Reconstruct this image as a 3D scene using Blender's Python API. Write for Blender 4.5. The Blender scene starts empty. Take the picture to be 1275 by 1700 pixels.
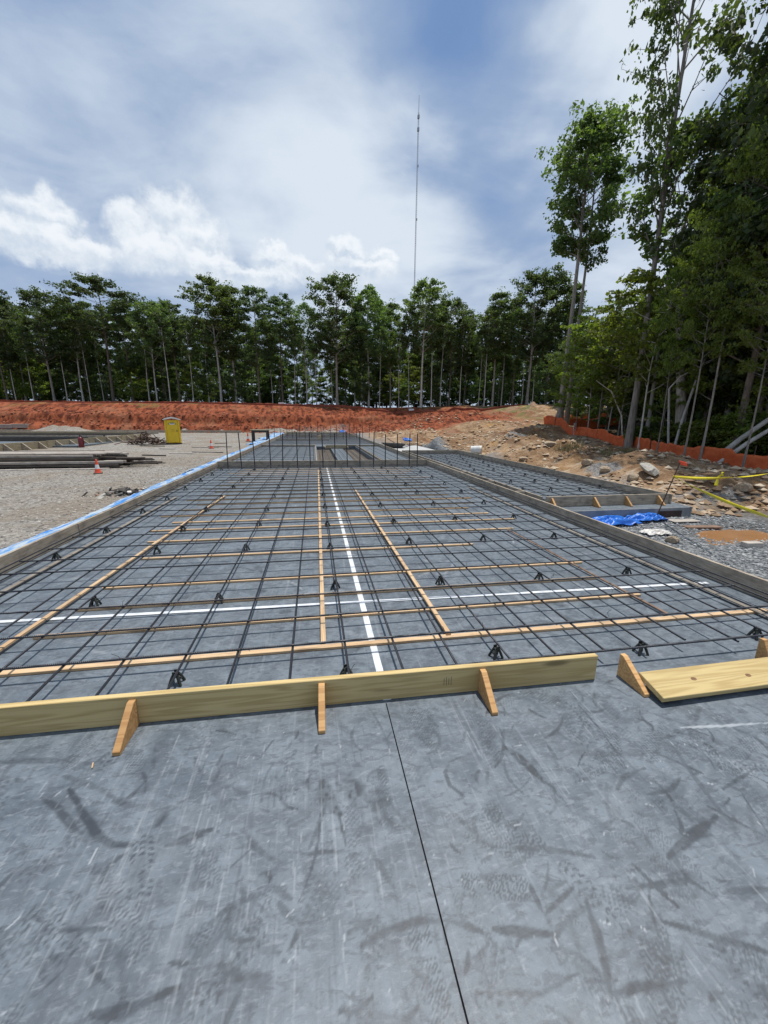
import bpy, bmesh, math, random
import numpy as np
from mathutils import Vector, Matrix, Euler

R = math.radians
SC = bpy.context.scene
COL = SC.collection
rng = np.random.default_rng(7)
random.seed(7)

# ------------------------------------------------------------------ camera, sky, sun, exposure
CAM_H = 1.73
PITCH, YAW, ROLL = 13.31, 10.19, 0.5
cd = bpy.data.cameras.new('camera'); cam = bpy.data.objects.new('camera', cd); COL.objects.link(cam)
cd.sensor_fit = 'VERTICAL'; cd.sensor_height = 24.0; cd.lens = 24.0*638/1700
cd.clip_start = 0.02; cd.clip_end = 6000
cam.location = (0, 0, CAM_H)
cam.rotation_euler = (Matrix.Rotation(R(-YAW), 3, 'Z') @ Matrix.Rotation(R(90-PITCH), 3, 'X') @ Matrix.Rotation(R(ROLL), 3, 'Z')).to_euler()
SC.camera = cam
SC.view_settings.view_transform = 'Standard'; SC.view_settings.look = 'None'
SC.view_settings.exposure = 0.0; SC.view_settings.gamma = 1.0
SC.cycles.max_bounces = 6; SC.cycles.transparent_max_bounces = 8

SUN = Vector((0.16, 0.14, 1.0)).normalized()
SUN_EL = math.asin(SUN.z); SUN_AZ = math.atan2(SUN.x, SUN.y)
sl = bpy.data.lights.new('sun', 'SUN'); sl.energy = 4.4; sl.angle = R(0.6); sl.color = (1.0, 0.955, 0.89)
so = bpy.data.objects.new('sun', sl); COL.objects.link(so)
so.rotation_euler = SUN.to_track_quat('Z', 'Y').to_euler(); so.location = (0, 0, 60)

# unprojection used to lay loose things out on the real ground
_p, _y, _r = R(PITCH), R(YAW), R(ROLL)
def ray(px, py):
    u, v = px-637.5, 850-py
    u, v = u*math.cos(_r)-v*math.sin(_r), u*math.sin(_r)+v*math.cos(_r)
    fw = 638*math.cos(_p)+v*math.sin(_p); up = v*math.cos(_p)-638*math.sin(_p)
    return Vector((u*math.cos(_y)+fw*math.sin(_y), -u*math.sin(_y)+fw*math.cos(_y), up))
def at(px, py, z=0.0):
    d = ray(px, py); t = (z-CAM_H)/d.z
    return Vector((d.x*t, d.y*t, z))
def at_depth(px, py, D):
    d = ray(px, py); t = D/638.0
    return Vector((d.x*t, d.y*t, CAM_H+d.z*t))

def project_y(x, y, z):
    X = x*math.cos(_y)-y*math.sin(_y); F = x*math.sin(_y)+y*math.cos(_y); z = z-CAM_H
    d = F*math.cos(_p)-z*math.sin(_p); v = z*math.cos(_p)+F*math.sin(_p); u = X*638/d; v = v*638/d
    return 850-(-u*math.sin(_r)+v*math.cos(_r))
def z_for(x, y, py):
    lo, hi = -1.0, 60.0
    for _ in range(40):
        m = (lo+hi)/2
        if project_y(x, y, m) > py: lo = m
        else: hi = m
    return lo
# ------------------------------------------------------------------ node helpers
class N:
    def __init__(self, nt): self.nt = nt
    def n(self, typ, ins=None, **kw):
        x = self.nt.nodes.new(typ)
        for k, v in kw.items(): setattr(x, k, v)
        for k, v in (ins or {}).items(): self.set(x, k, v)
        return x
    def set(self, x, k, v):
        s = x.inputs[k]
        if hasattr(v, 'is_output'): self.nt.links.new(v, s)
        elif hasattr(v, 'outputs'): self.nt.links.new(v.outputs[0], s)
        else: s.default_value = v
    def math(self, op, a, b=0.0, c=0.0, clamp=False):
        x = self.n('ShaderNodeMath', operation=op); x.use_clamp = clamp
        self.set(x, 0, a); self.set(x, 1, b); self.set(x, 2, c); return x.outputs[0]
    def mix(self, f, a, b, mode='MIX'):
        x = self.n('ShaderNodeMix', data_type='RGBA', blend_type=mode)
        x.clamp_factor = True
        self.set(x, 0, f); self.set(x, 6, a); self.set(x, 7, b); return x.outputs[2]
    def ramp(self, f, stops):
        x = self.n('ShaderNodeValToRGB'); e = x.color_ramp.elements
        while len(e) < len(stops): e.new(0.5)
        for i, (p, c) in enumerate(stops):
            e[i].position = p; e[i].color = (*c, 1) if hasattr(c, '__len__') else (c, c, c, 1)
        self.set(x, 0, f); return x.outputs[0]
    def noise(self, vec, scale, detail=4, rough=0.55, dist=0.0, dim='3D'):
        x = self.n('ShaderNodeTexNoise', noise_dimensions=dim)
        self.set(x, 'Vector', vec); x.inputs['Scale'].default_value = scale
        x.inputs['Detail'].default_value = detail; x.inputs['Roughness'].default_value = rough
        x.inputs['Distortion'].default_value = dist
        return x.outputs[0]
    def map(self, vec, scale=(1, 1, 1), loc=(0, 0, 0), rot=(0, 0, 0)):
        x = self.n('ShaderNodeMapping'); self.set(x, 'Vector', vec)
        x.inputs['Scale'].default_value = scale; x.inputs['Location'].default_value = loc; x.inputs['Rotation'].default_value = rot
        return x.outputs[0]
    def smooth(self, v, a, b):
        x = self.n('ShaderNodeMapRange', interpolation_type='SMOOTHSTEP')
        self.set(x, 0, v); x.inputs[1].default_value = a; x.inputs[2].default_value = b
        return x.outputs[0]
    def attr(self, name): return self.n('ShaderNodeAttribute', attribute_name=name)

MATS = {}
def material(name, build, rough=0.8, metal=0.0, spec=0.5):
    m = bpy.data.materials.new(name); m.use_nodes = True
    k = N(m.node_tree); b = m.node_tree.nodes['Principled BSDF']
    b.inputs['Roughness'].default_value = rough; b.inputs['Metallic'].default_value = metal
    b.inputs['Specular IOR Level'].default_value = spec
    co = k.n('ShaderNodeTexCoord')
    build(k, b, co.outputs['Object'], m)
    MATS[name] = m; return m
def bump(k, b, h, dist, strength=1.0):
    x = k.n('ShaderNodeBump'); k.set(x, 'Height', h); x.inputs['Distance'].default_value = dist; x.inputs['Strength'].default_value = strength
    k.set(b, 'Normal', x); return x
def rnd(k): return k.n('ShaderNodeObjectInfo').outputs['Random']
def c4(c): return (c[0], c[1], c[2], 1)

# ------------------------------------------------------------------ world: sky with a veil of high cloud and a bank of cumulus
W = bpy.data.worlds.new('World'); SC.world = W; W.use_nodes = True
SKY_STRENGTH = 0.10
def build_world():
    nt = W.node_tree; k = N(nt); bg = nt.nodes['Background']
    bg.inputs['Strength'].default_value = SKY_STRENGTH
    sky = k.n('ShaderNodeTexSky', sky_type='NISHITA'); sky.sun_disc = False
    sky.sun_elevation = SUN_EL; sky.sun_rotation = SUN_AZ; sky.air_density = 1.0; sky.dust_density = 0.6; sky.ozone_density = 2.0
    d = k.n('ShaderNodeTexCoord').outputs['Generated']
    sx = k.n('ShaderNodeSeparateXYZ'); k.set(sx, 0, d); x, y, z = sx.outputs
    zc = k.math('MAXIMUM', z, 0.0)
    # high veil on a flat layer above the site
    inv = k.math('DIVIDE', 1.0, k.math('ADD', zc, 0.22))
    cv = k.n('ShaderNodeCombineXYZ'); k.set(cv, 0, k.math('MULTIPLY', x, inv)); k.set(cv, 1, k.math('MULTIPLY', y, inv))
    layer = cv.outputs[0]
    n1 = k.noise(k.map(layer, loc=(3.1, 1.7, 0)), 1.5, 7, 0.55, 0.5)
    n2 = k.noise(k.map(layer, loc=(9.2, 4.4, 0), rot=(0, 0, 0.7), scale=(0.8, 1.3, 1)), 2.8, 6, 0.55, 0.4)
    az = k.math('ARCTAN2', x, y)            # radians, + to the right of the slab axis
    el = k.math('ARCSINE', z)
    nw = k.n('ShaderNodeTexNoise'); k.set(nw, 'Vector', layer); nw.inputs['Scale'].default_value = 1.8; nw.inputs['Detail'].default_value = 5
    nws = k.n('ShaderNodeSeparateColor'); k.set(nws, 0, nw.outputs['Color'])
    azw = k.math('ADD', az, k.math('MULTIPLY', k.math('SUBTRACT', nws.outputs[0], 0.5), 0.5))
    elw = k.math('ADD', el, k.math('MULTIPLY', k.math('SUBTRACT', nws.outputs[1], 0.5), 0.35))
    def blob(px, py, rx, ry, amp, soft=0.9):
        v = ray(px, py); a0 = math.atan2(v.x, v.y); e0 = math.asin(v.z/v.length)
        a = k.math('DIVIDE', k.math('SUBTRACT', azw, a0), rx/640.0); e = k.math('DIVIDE', k.math('SUBTRACT', elw, e0), ry/640.0)
        q = k.math('SQRT', k.math('ADD', k.math('MULTIPLY', a, a), k.math('MULTIPLY', e, e)))
        return k.math('MULTIPLY', k.smooth(q, 1.0+soft, 1.0-soft), amp)
    def total(*bl):
        t = bl[0]
        for q in bl[1:]: t = k.math('ADD', t, q)
        return t
    vv = total(k.math('MULTIPLY', n1, 0.55), k.math('MULTIPLY', n2, 0.45), blob(770, 120, 110, 170, -.26), blob(900, 270, 90, 110, -.20), blob(690, 20, 150, 80, -.06), blob(1000, 50, 120, 70, .62), blob(520, 190, 170, 130, .10),
               blob(690, 260, 130, 60, .10), blob(330, 230, 300, 70, .08), blob(100, 60, 260, 110, -.06), blob(780, 400, 240, 90, .22), blob(560, 340, 160, 40, .12))
    veil = k.smooth(vv, 0.17, 0.60)
    low = k.smooth(z, 0.34, 0.05)
    blue = k.mix(0.8, sky.outputs[0], c4((1.75, 3.0, 5.6)))
    grey = k.mix(veil, blue, c4((3.8, 4.85, 6.6)))
    col = k.mix(k.smooth(vv, 0.42, 0.80), grey, c4((7.1, 7.9, 8.9)))
    col = k.mix(k.math('MULTIPLY', low, 0.50), col, c4((5.8, 6.8, 8.2)))
    # cumulus bank low on the left
    wn = k.n('ShaderNodeTexNoise'); k.set(wn, 'Vector', d); wn.inputs['Scale'].default_value = 15; wn.inputs['Detail'].default_value = 7; wn.inputs['Roughness'].default_value = 0.6
    ws = k.n('ShaderNodeSeparateColor'); k.set(ws, 0, wn.outputs['Color'])
    az2 = k.math('ADD', az, k.math('MULTIPLY', k.math('SUBTRACT', ws.outputs[0], 0.5), 0.11))
    el2 = k.math('ADD', el, k.math('MULTIPLY', k.math('SUBTRACT', ws.outputs[1], 0.5), 0.10))
    puffs = [(48,350,64,54),(94,370,52,44),(18,395,72,46),(105,418,76,40),(215,380,52,52),(282,362,62,58),(328,398,58,46),(250,420,86,46),(160,428,56,34),(345,440,70,32),
             (455,432,48,28),(500,446,50,26),(578,424,34,28),(632,430,34,28),(605,452,66,26),(420,462,80,26)]
    dens = None; core = None
    for px, py, rx, ry in puffs:
        v = ray(px, py); a0 = math.atan2(v.x, v.y); e0 = math.asin(v.z/v.length)
        v2 = ray(px+rx, py); a1 = math.atan2(v2.x, v2.y); v3 = ray(px, py-ry); e1 = math.asin(v3.z/v3.length)
        a = k.math('DIVIDE', k.math('SUBTRACT', az2, a0), abs(a1-a0)); e = k.math('DIVIDE', k.math('SUBTRACT', el2, e0), abs(e1-e0))
        q = k.math('SQRT', k.math('ADD', k.math('MULTIPLY', a, a), k.math('MULTIPLY', e, e)))
        q = k.math('SUBTRACT', 1.0, q)
        lit = k.math('ADD', k.math('MULTIPLY', e, 0.75), k.math('MULTIPLY', a, 0.12))
        m = k.smooth(q, -0.12, 0.50)
        if dens is None: dens, core = m, k.math('MULTIPLY', m, lit)
        else:
            core = k.math('MAXIMUM', core, k.math('MULTIPLY', m, lit)); dens = k.math('MAXIMUM', dens, m)
    nn = k.noise(d, 24, 6, 0.6)
    shade = k.math('ADD', core, k.math('MULTIPLY', k.math('SUBTRACT', nn, 0.5), 1.0))
    cum = k.mix(k.smooth(shade, -0.42, 0.42), c4((4.8, 5.9, 7.4)), c4((9.1, 9.5, 9.9)))
    col = k.mix(k.math('MULTIPLY', dens, 0.92), col, cum)
    # below the horizon
    col = k.mix(k.smooth(z, 0.0, -0.05), col, c4((2.2, 2.2, 2.0)))
    k.set(bg, 'Color', col)
build_world()

# ------------------------------------------------------------------ numpy noise
def vnoise(x, y, seed=0):
    xi, yi = np.floor(x).astype(np.int64), np.floor(y).astype(np.int64)
    fx, fy = x-xi, y-yi
    fx, fy = fx*fx*(3-2*fx), fy*fy*(3-2*fy)
    def h(a, b):
        v = (a*374761393 + b*668265263 + seed*974634541) & 0xffffffff
        v = ((v ^ (v >> 13))*1274126177) & 0xffffffff
        return ((v ^ (v >> 16)) & 0xffff)/65535.0
    return (h(xi, yi)*(1-fx)+h(xi+1, yi)*fx)*(1-fy)+(h(xi, yi+1)*(1-fx)+h(xi+1, yi+1)*fx)*fy
def fbm(x, y, seed=0, oct=4, rough=0.5):
    s, a, t = 0.0, 1.0, 0.0
    for i in range(oct):
        s = s+a*vnoise(x*2**i, y*2**i, seed+i*17); t += a; a *= rough
    return s/t
def sstep(a, b, x):
    t = np.clip((x-a)/(b-a), 0, 1); return t*t*(3-2*t)

# ------------------------------------------------------------------ mesh helpers
class MB:
    def __init__(self): self.v, self.f, self.s = [], [], []
    def add(self, vs, fs, smooth=False):
        o = len(self.v); self.v += [tuple(p) for p in vs]; self.f += [tuple(i+o for i in f) for f in fs]; self.s += [smooth]*len(fs)
        return self
    def box(self, c, s, M=None):
        x, y, z = s[0]/2, s[1]/2, s[2]/2
        vs = [Vector((i*x, j*y, l*z)) for i in (-1, 1) for j in (-1, 1) for l in (-1, 1)]
        if M is not None: vs = [M @ v for v in vs]
        vs = [v+Vector(c) for v in vs]
        return self.add(vs, [(0, 1, 3, 2), (4, 6, 7, 5), (0, 4, 5, 1), (2, 3, 7, 6), (0, 2, 6, 4), (1, 5, 7, 3)])
    def prism(self, pts, axis_from, axis_vec):
        n = len(pts); a = [Vector(p) for p in pts]; b = [p+Vector(axis_vec) for p in a]
        fs = [tuple(range(n))[::-1], tuple(range(n, 2*n))]+[(i, (i+1) % n, n+(i+1) % n, n+i) for i in range(n)]
        return self.add(a+b, fs)
    def tube(self, pts, rad, n=8, cap=True, smooth=True):
        pts = [Vector(p) for p in pts]; m = len(pts)
        if not hasattr(rad, '__len__'): rad = [rad]*m
        vs, fs = [], []
        t = (pts[1]-pts[0]).normalized(); u = t.orthogonal().normalized()
        for i in range(m):
            t = (pts[min(i+1, m-1)]-pts[max(i-1, 0)]).normalized()
            u = (u-t*u.dot(t)).normalized(); w = t.cross(u)
            for j in range(n):
                a = 2*math.pi*j/n; vs.append(pts[i]+(u*math.cos(a)+w*math.sin(a))*rad[i])
        for i in range(m-1):
            for j in range(n): fs.append((i*n+j, i*n+(j+1) % n, (i+1)*n+(j+1) % n, (i+1)*n+j))
        self.add(vs, fs, smooth)
        if cap: self.add(vs[:n], [tuple(range(n))[::-1]]); self.add(vs[-n:], [tuple(range(n))])
        return self
    def lathe(self, prof, n=20, M=None, smooth=True):
        vs, fs = [], []
        for r, z in prof:
            for j in range(n):
                a = 2*math.pi*j/n; v = Vector((r*math.cos(a), r*math.sin(a), z)); vs.append(M @ v if M is not None else v)
        for i in range(len(prof)-1):
            for j in range(n): fs.append((i*n+j, i*n+(j+1) % n, (i+1)*n+(j+1) % n, (i+1)*n+j))
        self.add(vs, fs, smooth)
        self.add(vs[:n], [tuple(range(n))[::-1]]); self.add(vs[-n:], [tuple(range(n))]); return self
    def mesh(self, name, mat, bevel=0.0):
        me = bpy.data.meshes.new(name); me.from_pydata(self.v, [], self.f)
        me.polygons.foreach_set('use_smooth', self.s)
        if bevel:
            bm = bmesh.new(); bm.from_mesh(me); bmesh.ops.remove_doubles(bm, verts=bm.verts, dist=1e-5)
            bmesh.ops.bevel(bm, geom=[e for e in bm.edges if len(e.link_faces) == 2 and e.calc_face_angle(0) > 0.5], offset=bevel, segments=1, affect='EDGES')
            bm.to_mesh(me); bm.free()
        me.materials.append(MATS[mat] if isinstance(mat, str) else mat); return me
    def build(self, name, mat, parent=None, loc=(0, 0, 0), rot=(0, 0, 0), bevel=0.0):
        return link(name, self.mesh(name, mat, bevel), parent, loc, rot)
def link(name, me, parent=None, loc=(0, 0, 0), rot=(0, 0, 0)):
    o = bpy.data.objects.new(name, me); COL.objects.link(o); o.parent = parent; o.location = loc; o.rotation_euler = rot; return o
def tag(o, label=None, cat=None, group=None, kind=None):
    for k, v in (('label', label), ('category', cat), ('group', group), ('kind', kind)):
        if v: o[k] = v
    return o
def thing(name, label, cat, loc=(0, 0, 0), rotz=0.0, group=None):
    o = bpy.data.objects.new(name, None); COL.objects.link(o); o.location = loc; o.rotation_euler = (0, 0, rotz); o.empty_display_size = 0.1
    return tag(o, label, cat, group)
def dup(root, loc, rotz=0.0, label=None, scale=None):
    r = root.copy(); COL.objects.link(r); r.location = loc; r.rotation_euler = (0, 0, rotz)
    if scale: r.scale = scale
    if label: r['label'] = label
    for ch in list(root.children):
        c = ch.copy(); COL.objects.link(c); c.parent = r
        for g in list(ch.children):
            q = g.copy(); COL.objects.link(q); q.parent = c
    return r
def ordinal(n): return '%d%s' % (n, 'th' if 10 <= n % 100 <= 20 else {1: 'st', 2: 'nd', 3: 'rd'}.get(n % 10, 'th'))
def np_mesh(name, V, F, mat, smooth=True):
    me = bpy.data.meshes.new(name); V = np.asarray(V, np.float32); F = np.asarray(F, np.int32); k = F.shape[1]
    me.vertices.add(len(V)); me.vertices.foreach_set('co', V.ravel())
    me.loops.add(F.size); me.loops.foreach_set('vertex_index', F.ravel())
    me.polygons.add(len(F)); me.polygons.foreach_set('loop_start', np.arange(len(F), dtype=np.int32)*k)
    me.polygons.foreach_set('use_smooth', np.full(len(F), smooth))
    me.update(calc_edges=True); me.materials.append(MATS[mat]); return me
def set_attr(me, name, vals):
    a = me.attributes.new(name, 'FLOAT', 'POINT'); a.data.foreach_set('value', np.asarray(vals, np.float32).ravel())
def grid_faces(nx, ny):
    i = np.arange(ny-1)[:, None]*nx+np.arange(nx-1)[None, :]
    return np.stack([i, i+1, i+nx+1, i+nx], -1).reshape(-1, 4)

# ------------------------------------------------------------------ materials
def wood(name, light, dark, knots=True, rough=0.75, grey=0.0, dirt=0.0):
    def f(k, b, co, m):
        r = rnd(k); off = k.n('ShaderNodeCombineXYZ'); k.set(off, 0, k.math('MULTIPLY', r, 37.0)); k.set(off, 1, k.math('MULTIPLY', r, 11.0)); k.set(off, 2, k.math('MULTIPLY', r, 5.0))
        v = k.n('ShaderNodeVectorMath', operation='ADD'); k.set(v, 0, co); k.set(v, 1, off); v = v.outputs[0]
        w = k.noise(k.map(v, scale=(0.55, 11, 11)), 1.0, 3, 0.5, 0.25)
        rings = k.math('FRACT', k.math('MULTIPLY', w, 9.0))
        rings = k.math('PINGPONG', k.math('MULTIPLY', w, 15.0), 1.0)
        fine = k.noise(k.map(v, scale=(3, 160, 160)), 1.0, 3, 0.6)
        g = k.math('ADD', k.math('MULTIPLY', k.smooth(rings, 0.2, 0.95), 0.6), k.math('MULTIPLY', fine, 0.4))
        col = k.mix(g, c4(light), c4(dark))
        big = k.noise(v, 1.3, 3)
        col = k.mix(k.smooth(big, 0.35, 0.75), col, k.mix(0.45, col, c4(dark)))
        if knots:
            vo = k.n('ShaderNodeTexVoronoi', feature='F1'); k.set(vo, 'Vector', k.map(v, scale=(1.3, 6, 6))); vo.inputs['Scale'].default_value = 1.0
            kn = k.smooth(vo.outputs['Distance'], 0.17, 0.06)
            col = k.mix(k.math('MULTIPLY', kn, 0.75), col, c4([c*0.35 for c in dark]))
        if dirt:
            dn = k.noise(k.map(v, scale=(1, 2, 2)), 5, 6, 0.65)
            col = k.mix(k.math('MULTIPLY', k.smooth(dn, 0.42, 0.7), dirt), col, c4((0.10, 0.085, 0.07)))
            dn2 = k.noise(k.map(v, scale=(1, 3, 3), loc=(4, 4, 4)), 7, 5, 0.65)
            col = k.mix(k.math('MULTIPLY', k.smooth(dn2, 0.52, 0.72), dirt*0.7), col, c4((0.42, 0.40, 0.37)))
        tint = k.n('ShaderNodeHueSaturation'); k.set(tint, 'Color', col); k.set(tint, 'Value', k.math('ADD', 0.86, k.math('MULTIPLY', r, 0.28)))
        k.set(b, 'Base Color', tint); bump(k, b, g, 0.0015, 0.6)
    return material(name, f, rough)
wood('new_timber', (0.56, 0.43, 0.20), (0.36, 0.25, 0.095))
wood('brace_timber', (0.60, 0.36, 0.15), (0.38, 0.19, 0.065), knots=False)
wood('batten_timber', (0.64, 0.46, 0.27), (0.47, 0.30, 0.16), dirt=0.3)
wood('old_timber', (0.45, 0.375, 0.28), (0.28, 0.225, 0.16), dirt=0.65)
wood('plank_timber', (0.095, 0.075, 0.058), (0.034, 0.027, 0.021), dirt=0.12)
wood('plank_timber_pale', (0.52, 0.47, 0.41), (0.34, 0.29, 0.24), dirt=0.45)
wood('plank_timber_dull', (0.27, 0.235, 0.19), (0.16, 0.135, 0.105), dirt=0.5)
wood('pale_form_timber', (0.38, 0.32, 0.20), (0.24, 0.19, 0.115), dirt=0.45)

def steel(k, b, co, m):
    n = k.noise(co, 9, 4); n2 = k.noise(co, 60, 3)
    col = k.mix(n, c4((0.022, 0.026, 0.034)), c4((0.055, 0.058, 0.066)))
    col = k.mix(k.math('MULTIPLY', k.smooth(n2, 0.58, 0.75), 0.55), col, c4((0.12, 0.062, 0.035)))
    k.set(b, 'Base Color', col)
    w = k.n('ShaderNodeTexWave', bands_direction='X'); k.set(w, 'Vector', co); w.inputs['Scale'].default_value = 26; w.inputs['Distortion'].default_value = 0.0
    bump(k, b, w.outputs[0], 0.002, 0.7)
material('rebar_steel', steel, 0.45, 0.55)
def rust(k, b, co, m):
    n = k.noise(co, 20, 5)
    k.set(b, 'Base Color', k.mix(n, c4((0.035, 0.028, 0.026)), c4((0.13, 0.07, 0.045))))
material('rusty_steel', rust, 0.7, 0.3)
def plain(name, a, bcol, scale=6, rough=0.6, metal=0.0, bmp=0.0, spec=0.5):
    def f(k, b, co, m):
        n = k.noise(co, scale, 5, 0.6); k.set(b, 'Base Color', k.mix(k.smooth(n, 0.3, 0.7), c4(a), c4(bcol)))
        if bmp: bump(k, b, n, bmp)
    return material(name, f, rough, metal, spec)
plain('black_plastic', (0.012, 0.015, 0.013), (0.030, 0.036, 0.030), 30, 0.5)
plain('wire_steel', (0.03, 0.03, 0.03), (0.08, 0.06, 0.05), 40, 0.5, 0.6)
plain('white_tape', (0.72, 0.74, 0.75), (0.50, 0.52, 0.54), 7, 0.5)
plain('toilet_yellow', (0.80, 0.54, 0.02), (0.72, 0.47, 0.016), 5, 0.45)
plain('toilet_yellow_dark', (0.50, 0.33, 0.012), (0.42, 0.27, 0.01), 5, 0.5)
plain('white_roof', (0.82, 0.82, 0.78), (0.74, 0.74, 0.70), 5, 0.5)
plain('dark_vent', (0.02, 0.02, 0.02), (0.04, 0.04, 0.04), 9, 0.6)
plain('joint_black', (0.004, 0.004, 0.005), (0.012, 0.012, 0.013), 9, 0.9, spec=0.1)
plain('pencil', (0.10, 0.085, 0.05), (0.14, 0.12, 0.08), 30, 0.8)
plain('knot_wood', (0.12, 0.055, 0.02), (0.22, 0.12, 0.05), 40, 0.7)
plain('cone_orange', (0.85, 0.10, 0.035), (0.70, 0.075, 0.03), 12, 0.5)
plain('cone_white', (0.80, 0.78, 0.76), (0.65, 0.62, 0.60), 20, 0.4)
plain('cone_base', (0.03, 0.03, 0.03), (0.06, 0.055, 0.05), 20, 0.7)
plain('bucket_white', (0.78, 0.78, 0.75), (0.62, 0.60, 0.55), 7, 0.5)
plain('bucket_lid', (0.62, 0.52, 0.40), (0.48, 0.38, 0.28), 9, 0.6)
plain('caution_yellow', (0.78, 0.66, 0.015), (0.66, 0.54, 0.012), 14, 0.4)
plain('flag_orange', (0.90, 0.10, 0.03), (0.75, 0.07, 0.02), 8, 0.6)
plain('tarp_blue', (0.015, 0.17, 0.62), (0.01, 0.10, 0.42), 5, 0.4, bmp=0.01)
plain('white_plastic', (0.72, 0.70, 0.66), (0.50, 0.46, 0.40), 9, 0.45)
plain('extinguisher_red', (0.20, 0.012, 0.018), (0.10, 0.008, 0.012), 8, 0.4)
plain('barrow_black', (0.02, 0.02, 0.022), (0.05, 0.048, 0.045), 8, 0.6)
plain('galvanised', (0.40, 0.41, 0.42), (0.52, 0.52, 0.53), 8, 0.5, 0.5)
plain('mast_grey', (0.34, 0.35, 0.37), (0.45, 0.46, 0.48), 3, 0.6, 0.2)
plain('sign_white', (0.82, 0.82, 0.80), (0.74, 0.74, 0.72), 5, 0.5)
plain('sign_red', (0.5, 0.03, 0.03), (0.4, 0.03, 0.03), 5, 0.5)
plain('pad_concrete', (0.46, 0.46, 0.45), (0.36, 0.36, 0.35), 2.0, 0.9, bmp=0.004)
plain('footing_concrete', (0.27, 0.27, 0.265), (0.17, 0.175, 0.18), 4.0, 0.9, bmp=0.006)
plain('rock_stone', (0.46, 0.37, 0.26), (0.28, 0.21, 0.14), 6, 0.95, bmp=0.03)
plain('concrete_chunk', (0.42, 0.40, 0.35), (0.28, 0.26, 0.22), 6, 0.95, bmp=0.02)
plain('debris_dark', (0.03, 0.03, 0.032), (0.10, 0.09, 0.08), 12, 0.8, bmp=0.02)
plain('red_plank', (0.24, 0.15, 0.10), (0.15, 0.095, 0.065), 9, 0.9)
plain('trench_dirt_dark', (0.07, 0.062, 0.052), (0.13, 0.105, 0.08), 5, 0.95)  # trench earth, set darker than the open ground
plain('recess_shade', (0.03, 0.02, 0.018), (0.06, 0.035, 0.03), 5, 0.95)  # dark brown that paints shade into the footing hollow and gap strip

def bark(name, a, bcol):
    def f(k, b, co, m):
        n = k.noise(k.map(co, scale=(6, 6, 1.2)), 2.2, 6, 0.65); n2 = k.noise(co, 0.5, 3)
        col = k.mix(k.smooth(n, 0.3, 0.7), c4(a), c4(bcol))
        col = k.mix(k.smooth(n2, 0.45, 0.7), col, k.mix(0.5, col, c4((0.10, 0.11, 0.08))))
        h = k.n('ShaderNodeHueSaturation'); k.set(h, 'Color', col); k.set(h, 'Value', k.math('ADD', 0.75, k.math('MULTIPLY', rnd(k), 0.5)))
        k.set(b, 'Base Color', h); bump(k, b, n, 0.04)
    return material(name, f, 0.95)
bark('bark_grey', (0.17, 0.145, 0.12), (0.40, 0.35, 0.30))
bark('bark_brown', (0.085, 0.066, 0.05), (0.24, 0.19, 0.15))
bark('bark_pale', (0.36, 0.33, 0.29), (0.58, 0.54, 0.48))
def leaf(name, a, bcol, trans=0.35):
    def f(k, b, co, m):
        t = k.attr('tone').outputs['Fac']
        col = k.mix(t, c4(a), c4(bcol))
        h = k.n('ShaderNodeHueSaturation'); k.set(h, 'Color', col); r = rnd(k)
        k.set(h, 'Hue', k.math('ADD', 0.485, k.math('MULTIPLY', r, 0.03))); k.set(h, 'Value', k.math('ADD', 0.75, k.math('MULTIPLY', r, 0.5)))
        k.set(b, 'Base Color', h)
        tr = k.n('ShaderNodeBsdfTranslucent'); k.set(tr, 'Color', k.mix(1.0, h.outputs[0], c4((1.6, 1.8, 0.55)), 'MULTIPLY'))
        mx = k.n('ShaderNodeMixShader'); mx.inputs[0].default_value = trans
        k.set(mx, 1, b); k.set(mx, 2, tr)
        k.set(m.node_tree.nodes['Material Output'], 'Surface', mx)
    return material(name, f, 0.55, spec=0.35)
leaf('leaf_broad', (0.047, 0.074, 0.034), (0.110, 0.148, 0.060), 0.43)
leaf('leaf_pine', (0.045, 0.073, 0.033), (0.105, 0.140, 0.058), 0.38)
leaf('leaf_mid', (0.068, 0.106, 0.042), (0.155, 0.205, 0.080), 0.47)
leaf('leaf_under', (0.085, 0.118, 0.026), (0.205, 0.240, 0.056), 0.5)
plain('dry_grass', (0.16, 0.15, 0.06), (0.28, 0.24, 0.11), 6, 0.8)

def silt(k, b, co, m):
    n = k.noise(k.map(co, scale=(1, 1, 1)), 3.5, 5, 0.6); w = k.noise(co, 40, 3)
    col = k.mix(k.smooth(n, 0.3, 0.7), c4((0.50, 0.080, 0.017)), c4((0.64, 0.135, 0.035)))
    k.set(b, 'Base Color', k.mix(k.math('MULTIPLY', k.smooth(w, 0.5, 0.75), 0.4), col, c4((0.25, 0.07, 0.03)))); bump(k, b, n, 0.05)
material('silt_fabric', silt, 0.8)
plain('silt_fabric_old', (0.20, 0.045, 0.022), (0.30, 0.075, 0.035), 2, 0.85)
def bplastic(k, b, co, m):
    n = k.noise(k.map(co, scale=(2.2, 0.9, 1)), 2.4, 6, 0.65, 0.6); n2 = k.noise(k.map(co, scale=(2, 0.5, 1), loc=(3, 3, 0)), 1.3, 4, 0.6)
    col = k.mix(k.smooth(n, 0.42, 0.56), c4((0.09, 0.28, 0.58)), c4((0.46, 0.54, 0.60)))
    col = k.mix(k.smooth(n2, 0.54, 0.63), col, c4((0.03, 0.21, 0.60)))
    col = k.mix(k.math('MULTIPLY', k.smooth(k.noise(co, 5, 5, 0.7), 0.55, 0.75), 0.6), col, c4((0.42, 0.38, 0.33)))
    k.set(b, 'Base Color', col); bump(k, b, k.noise(co, 14, 4), 0.02)
material('blue_plastic', bplastic, 0.4)

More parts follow.
